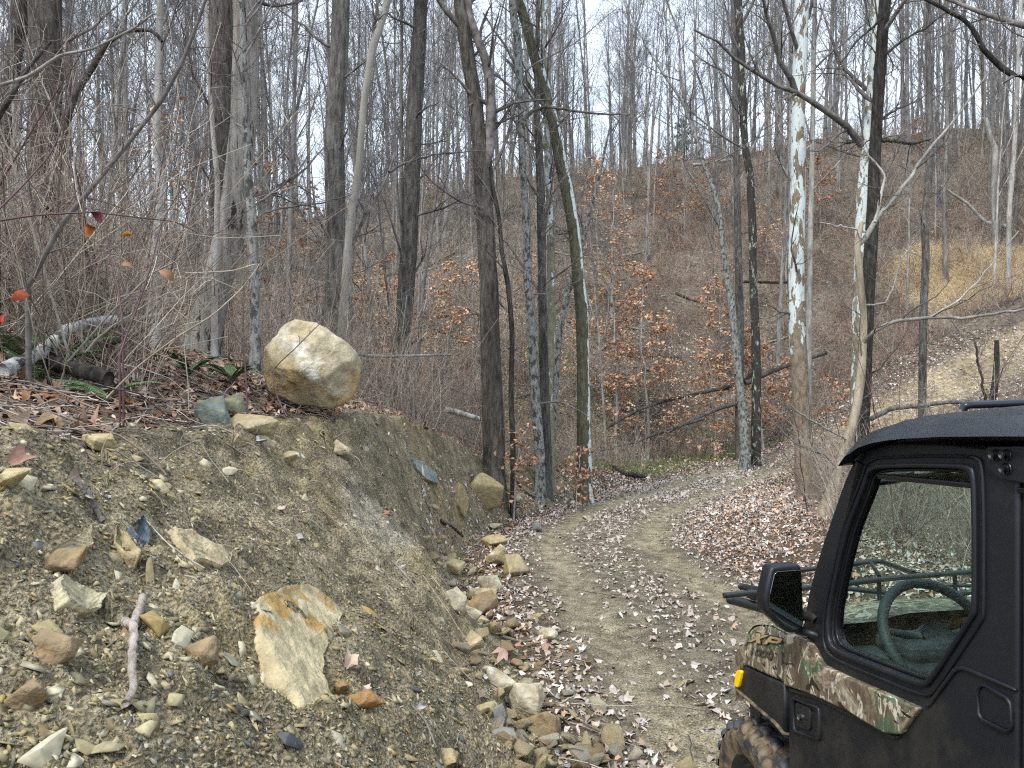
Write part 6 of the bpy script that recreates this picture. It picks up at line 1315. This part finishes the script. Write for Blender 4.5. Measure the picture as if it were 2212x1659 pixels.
    # ---- roof
    top = [onside(*Zp(x, y), .02) for x, y in [(738, 305), (765, 268), (830, 225), (900, 200), (1000, 182), (1200, 166), (1450, 156)]]; rs = [p[0] for p in top]; rh = [p[1] for p in top]; rs += [-1.9, -2.0]; rh += [rh[-1] + .0, rh[-1] - .03]
    def roof(l0, l1, dh, dth, name, mat, par, front=0, lip=.035):
        n_ = 34; s_ = np.concatenate([np.linspace(rs[0] - front, rs[2], 10), np.linspace(rs[2], rs[-1], 16)[1:]]); h_ = np.interp(-s_, -np.array(rs), rh) + dh; rows = []
        for q in np.linspace(0, 1, n_):
            e_ = min(q, 1 - q) * (l1 - l0); rr = math.sqrt(max(0, 1 - max(0, (1 - e_ / lip)) ** 2)); c_ = .035 * math.sin(math.pi * q)
            rows.append([(l0 + (l1 - l0) * q, s, h - dth * (1 - rr) + c_) for s, h in zip(s_, h_)])
        up = np.array(rows); lo = up.copy(); lo[:, :, 2] = (h_ - dth)[None] + .03 * np.sin(np.pi * np.linspace(0, 1, n_))[:, None]
        V = np.concatenate([up.reshape(-1, 3), lo.reshape(-1, 3)]); a, b_ = n_, len(s_); i = np.arange(a - 1)[:, None]; j = np.arange(b_ - 1)[None]
        Q = np.stack([i * b_ + j, i * b_ + j + 1, (i + 1) * b_ + j + 1, (i + 1) * b_ + j], -1).reshape(-1, 4); o = a * b_; Q2 = Q[:, ::-1] + o
        rim = [(i_ * b_ + k, (i_ + 1) * b_ + k, (i_ + 1) * b_ + k + o, i_ * b_ + k + o) for i_ in range(a - 1) for k in (0, b_ - 1)] + [(k * b_ + j_, k * b_ + j_ + 1, k * b_ + j_ + 1 + o, k * b_ + j_ + o) for j_ in range(b_ - 1) for k in (0, a - 1)]
        return link(name, make_mesh(name, V, [Q, Q2, np.array(rim)], True), mat, par)
    rf = roof(.0, WID, .0, .045, 'roof', PLR, u, lip=.05); roof(.07, WID - .07, .022, .03, 'roof_panel', PLR, rf, front=.03, lip=.07)
    a_ = ons(*Zp(1186, 118), -1.25); hz = a_[2]; 
    rr_ = [np.array(ons(*Zp(x, y), s_)) for x, y, s_ in ((1188, 122, -1.02), (1205, 104, -1.03), (1320, 99, -1.02), (1450, 94, -1.02), (1600, 90, -1.02))]
    tube('roof_strip', rr_, .012, PLR, rf, 10); box('roof_spoiler', (rr_[0][0], -1.30, rr_[0][2] - .035), (WID - rr_[0][0], -1.0, rr_[0][2] - .012), PLR, rf, .01)
    box('headliner', (.05, -1.95, min(rh) - .08), (WID - .05, rs[1] - .1, min(rh) - .065), SEAL, rf, .004)
    # ---- body behind the door, pillar and bracket
    hb_ = rh[6] - .05; pil = [(sR - .006, .45), (sR - .006, hb_ - .02), (-1.95, hb_ - .02), (-2.0, .45)]; plate('cab_side', [pil], .004, .05, PL, u, .008, 1); plate('cab_side', [pil], .004, .05, PL, u, .008, 1, mirror=True)
    br = plate('hinge_bracket', [SP(Zp, [(1284, 280), (1480, 278), (1480, 445), (1345, 420), (1290, 368)], -.02)], -.022, .014, PL, u, .004, 1)
    for x, y in ((1331, 317), (1376, 317), (1376, 376)):
        s_, h_ = onside(*Zp(x, y), -.024); l_ = -.026 + tum(h_); tube('bolt', [(l_ - .012, s_, h_), (l_ + .004, s_, h_)], .0105, BOLT, br, 6, smooth=False); tube('washer', [(l_ - .003, s_, h_), (l_ + .002, s_, h_)], .0145, BOLT, br, 20)
    # ---- windscreen, wiper
    ws0 = np.array([-.53, 1.12]); ws1 = np.array([-.80, rh[1] - .06]); glass = [[(l_, ws0[0] + .05 * math.sin(math.pi * (l_ / WID)), ws0[1]), (l_, ws1[0] + .05 * math.sin(math.pi * (l_ / WID)), ws1[1])] for l_ in np.linspace(.06, WID - .06, 14)]
    ws = loft('windscreen', glass, GLASS2, u); tube('windscreen_header', [(.05, ws1[0], ws1[1] + .01), (WID / 2, ws1[0] + .04, ws1[1] + .01), (WID - .05, ws1[0], ws1[1] + .01)], .03, PL, ws)
    for l_ in (.045, WID - .045): tube('windscreen_pillar', [(l_, ws0[0] + .0, ws0[1] - .06), (l_ + (.02 if l_ < .5 else -.02), ws1[0], ws1[1])], .028, PL, ws)
    def onws(px, py, off=.03):
        r = vray(px, py); nn = np.array([0, ws1[1] - ws0[1], -(ws1[0] - ws0[0])]); nn /= np.linalg.norm(nn); p0 = np.array([0, ws0[0] + .05, ws0[1]]) + nn * off; t = ((p0 - EL) @ nn) / (r @ nn); return EL + t * r
    tube('wiper_blade', [onws(*Bp(440, 228)), onws(*Bp(700, 190)), onws(*Bp(1120, 108))], .009, SEAL, ws, 8); tube('wiper_arm', [onws(*Bp(470, 205), .045), onws(*Bp(600, 150), .05), onws(*Bp(760, 122), .05)], .006, STEEL, ws, 8); tube('wiper_arm', [onws(*Bp(600, 165), .045), onws(*Bp(820, 130), .045)], .010, STEEL, ws, 8)
    # ---- interior
    box('dashboard', (.06, -.74, .90), (WID - .06, -.46, 1.075), INT, u, .05, seg=3); box('dash_panel', (.70, -.79, .78), (1.2, -.72, 1.0), INTL, u, .02); box('instrument_hood', (.25, -.72, 1.05), (.55, -.5, 1.13), INT, u, .04, seg=3); box('console', (.62, -.80, .55), (.86, -.60, .98), INTL, u, .03)
    box('glove_box', (1.0, -.80, .80), (1.36, -.70, 1.02), INTL, u, .03); tube('cup_holder', [(.98, -.80, .93), (.98, -.83, .93)], .045, CHR, u, 24); box('blue_pouch', (.66, -.84, .98), (.78, -.78, 1.04), BLUE, u, .01)
    cx_ = np.array([.40, -.655, 1.135]); nn = norm(np.array([0, -math.cos(math.radians(32)), math.sin(math.radians(32))])); ax = np.array([1., 0, 0]); ay = np.cross(nn, ax); th = np.linspace(0, 2 * math.pi, 49)[:-1]
    ring = np.array([cx_ + .19 * (math.cos(t) * ax + math.sin(t) * ay) for t in th]); ring = np.concatenate([ring, ring[:2]]); sw = empty('steering_wheel', (0, 0, 0)); sw.parent = u
    V, Q = tubes(ring[None], np.full((1, len(ring)), .018), 12); link('wheel_rim', make_mesh('wheel_rim', V, [Q], True), INT, sw)
    for t in (0.15, math.pi - .15, -math.pi / 2): tube('spoke', [cx_ + .185 * (math.cos(t) * ax + math.sin(t) * ay), cx_ - nn * .02], .013, INT, sw, 8)
    tube('wheel_hub', [cx_ + nn * .01, cx_ - nn * .04], .055, INT, sw, 20); tube('steering_column', [cx_ - nn * .03, cx_ - nn * .3], .03, INT, sw)
    box('seat', (.10, -1.62, .62), (WID - .10, -1.12, .80), INT, u, .05, seg=3); box('seat_back', (.10, -1.78, .78), (WID - .10, -1.62, 1.35), INT, u, .05, rot=Matrix.Rotation(math.radians(8), 3, 'X'), seg=3)
    box('floor_pan', (.04, -2.0, .34), (WID - .04, -.40, .42), PL, u, .01); box('firewall', (.05, -.46, .40), (WID - .05, -.42, 1.0), SEAL, u, .005)
    plate_b = [(.06, .45), (WID - .06, .45), (WID - .10, hb_), (.10, hb_)]; h2 = [(.2, 1.1), (WID - .2, 1.1), (WID - .22, hb_ - .12), (.22, hb_ - .12)]
    cb = plate('cab_back', [plate_b, h2], 0, .04, PL, u, .006, 1, tumble=False); me = cb.data; n_ = len(me.vertices); W = np.empty(n_ * 3); me.vertices.foreach_get('co', W); W = W.reshape(-1, 3); me.vertices.foreach_set('co', np.stack([W[:, 1], -1.98 + W[:, 0], W[:, 2]], 1).ravel())
    # ---- cargo bed and rear end
    bed = box('cargo_bed', (.02, -2.95, .62), (WID - .02, -2.04, .70), PL, u, .01)
    for lo, hi in (((.0, -2.95, .70), (.05, -2.04, .98)), ((WID - .05, -2.95, .70), (WID, -2.04, .98)), ((.05, -2.09, .70), (WID - .05, -2.04, .98)), ((.05, -2.95, .70), (WID - .05, -2.90, .98))): box('bed_wall', lo, hi, CAMO, bed, .012)
    box('chassis', (.40, -2.8, .30), (WID - .40, nose[0], .46), SEAL, u, .02)
    # ---- wheels
    def wheel(s, left_side):
        R_, Wt = .312, .25; w = empty('wheel', (.105 if left_side else WID - .105, s, .31)); w.parent = u; w.rotation_euler = (0, 0, 0 if left_side else math.pi)
        pr_ = [(-.105, .175), (-.120, .21), (-.125, .25), (-.112, .285), (-.09, .300), (-.04, .306), (.04, .306), (.09, .300), (.112, .285), (.125, .25), (.120, .21), (.105, .175)]; S = 72; t = np.arange(S) / S * 2 * math.pi
        V = np.array([(a, b_ * math.cos(q) * (1 + .006 * math.sin(q * 13 + a * 40)), b_ * math.sin(q) * (1 + .006 * math.sin(q * 13 + a * 40))) for a, b_ in pr_ for q in t]); k = len(pr_); Q = np.array([(i * S + j, i * S + (j + 1) % S, (i + 1) * S + (j + 1) % S, (i + 1) * S + j) for i in range(k - 1) for j in range(S)])
        link('tyre', make_mesh('tyre', V, [Q], True), TYRE, w)
        rng = np.random.RandomState(3); Vs, Fs = [], []; o = 0
        for i in range(22):
            for sg, dq in ((-1, 0), (1, .5)):
                q0 = (i + dq) / 22 * 2 * math.pi
                for (a0, a1, w0, w1, sh) in ((.012, .062, .50, .62, .10), (.070, .122, .55, .45, .22)):
                    c = []
                    for (aa, side) in ((a0, -1), (a0, 1), (a1, 1), (a1, -1)):
                        ww = (w0 if aa == a0 else w1) * .5 * (2 * math.pi / 22) * .95; q = q0 + side * ww + (aa - .01) * 1.4
                        rb = .300 - max(0, aa - .085) * .5; c.append((sg * aa, q, rb))
                    top_ = [(a, (r + .017) * math.cos(q), (r + .017) * math.sin(q)) for a, q, r in c]; bot = [(a * 1.0, (r - .006) * math.cos(q), (r - .006) * math.sin(q)) for a, q, r in c]
                    cm = np.mean(top_, 0); top_ = [tuple(cm + (np.array(p) - cm) * .86) for p in top_]
                    Vs += top_ + bot; Fs += [(o, o + 1, o + 2, o + 3)] + [(o + a, o + 4 + a, o + 4 + (a + 1) % 4, o + (a + 1) % 4) for a in range(4)]; o += 8
        link('tread', make_mesh('tread', np.array(Vs), [np.array(Fs)], False), LUG, w)
        pr2 = [(-.105, .178), (-.100, .165), (-.07, .155), (-.06, .12), (-.075, .05), (-.075, .001)]; V = np.array([(a, b_ * math.cos(q), b_ * math.sin(q)) for a, b_ in pr2 for q in t]); Q = np.array([(i * S + j, i * S + (j + 1) % S, (i + 1) * S + (j + 1) % S, (i + 1) * S + j) for i in range(5) for j in range(S)]); rim = link('rim', make_mesh('rim', V, [Q], True), RIM, w)
        for q in range(6):
            a = q / 6 * 6.283; 
            if q < 4: tube('wheel_nut', [(-.095, .05 * math.cos(a * 1.5), .05 * math.sin(a * 1.5)), (-.07, .05 * math.cos(a * 1.5), .05 * math.sin(a * 1.5))], .011, BOLT, w, 6, smooth=False)
        return w
    for s in (0.02, -2.03):
        for ls_ in (True, False): wheel(s, ls_)
    for s in (0.02, -2.03): tube('axle', [(.15, s, .31), (WID - .15, s, .31)], .03, SEAL, u)
    # ---- mirror on the door pillar
    sm_ = -.555; mp = [ons(*Zp(x, y), sm_) for x, y in [(366, 796), (488, 786), (499, 800), (508, 1052), (498, 1074), (460, 1086), (432, 1076), (341, 990), (336, 930)]]; mc = np.mean(mp, 0)
    mi = empty('side_mirror', (0, 0, 0)); mi.parent = u
    def mplate(name, pts, y0, y1, mat, bev):
        o_ = plate(name, [[(p[0], p[2]) for p in pts]], 0, abs(y1 - y0), mat, mi, bev, 1, tumble=False); me = o_.data; n_ = len(me.vertices); W = np.empty(n_ * 3); me.vertices.foreach_get('co', W); W = W.reshape(-1, 3); me.vertices.foreach_set('co', np.stack([W[:, 1], y0 + (W[:, 0] / max(abs(y1 - y0), 1e-6)) * (y1 - y0), W[:, 2]], 1).ravel()); me.update()
    mplate('housing', mp, sm_, sm_ + .07, PL, .012); ins = [mc + (p - mc) * .86 + np.array([.004, 0, 0]) for p in mp]; mplate('mirror_glass', ins, sm_ - .004, sm_ + .002, MIR, .001)
    m0 = ons(*Zp(505, 1000), sm_ + .03); tube('mirror_arm', [m0 + np.array([-.03, 0, 0]), m0 + np.array([.03, 0, -.01]), np.array([.02, -.55, m0[2] - .02])], .018, PL, mi); tube('mirror_arm', [m0 + np.array([-.03, 0, -.05]), np.array([.02, -.55, m0[2] - .07])], .014, PL, mi)
    # ---- hood rack
    rk = empty('hood_rack', (0, 0, 0)); rk.parent = u; r_ = .0115
    P = lambda f, x, y, s: ons(*f(x, y), s)
    rear = [P(Bp, 170, 1045, -.05), P(Bp, 700, 985, -.05), P(Bp, 1310, 935, -.05)]; dv = rear[0] - rear[2]; rear = [rear[0] + dv * .75] + rear + [rear[2] - dv * .35]
    tube('rack_tube', rear, r_, STEEL, rk)
    fr_ = [P(Ap, 560, 100, .42), P(Ap, 720, 88, .48), P(Bp, 250, 885, .5), P(Bp, 480, 852, .5), P(Bp, 560, 852, .5), P(Bp, 640, 880, .38), P(Bp, 830, 950, -.03)]; tube('rack_tube', fr_, r_ * 1.05, STEEL, rk, n=50)
    tube('rack_tube', [rear[1], P(Bp, 270, 1110, -.03), P(Bp, 255, 1148, -.0), P(Bp, 120, 1140, .05)], r_, STEEL, rk)
    low = [P(Bp, 150, 1070, .3), P(Bp, 330, 1080, .2), P(Bp, 620, 1110, .05)]; tube('rack_tube', low, r_ * .9, STEEL, rk)
    tube('rack_tube', [P(Bp, 250, 890, .5), P(Bp, 320, 1000, .35)], r_ * .8, STEEL, rk); tube('rack_tube', [P(Bp, 478, 860, .5), P(Bp, 545, 975, .3)], r_ * .8, STEEL, rk)
    tube('rack_tube', [P(Bp, 870, 1015, .2), P(Bp, 1060, 1045, .1), P(Bp, 1300, 1050, .05)], r_ * .7, STEEL, rk); tube('rack_tube', [P(Bp, 1100, 1130, -.2), P(Bp, 1315, 1098, -.2)], r_, STEEL, rk)
    for x, y, s in ((540, 1000, -.05), (1160, 950, -.05)): a = P(Bp, x, y, s); tube('rack_post', [a, (a[0], a[1], 1.06)], r_ * .8, STEEL, rk)
    # tubes of the front guard that reach past the mirror
    fg = empty('front_guard', (0, 0, 0)); fg.parent = u
    a, b_ = P(Zp, 236, 881, .22), P(Zp, 350, 902, .02); tube('guard_tube', [a, b_, b_ + (b_ - a) * .6], .0145, STEEL, fg, 16, 8); a, b_ = P(Zp, 190, 936, .24), P(Zp, 350, 980, .0); tube('guard_tube', [a, b_, b_ + (b_ - a) * .5], .021, STEEL, fg, 16, 8)
    c = P(Zp, 305, 915, .08); box('guard_bracket', tuple(c - np.array([.035, .03, .02])), tuple(c + np.array([.035, .03, .02])), PL, fg, .006)
    return u
build_utv()
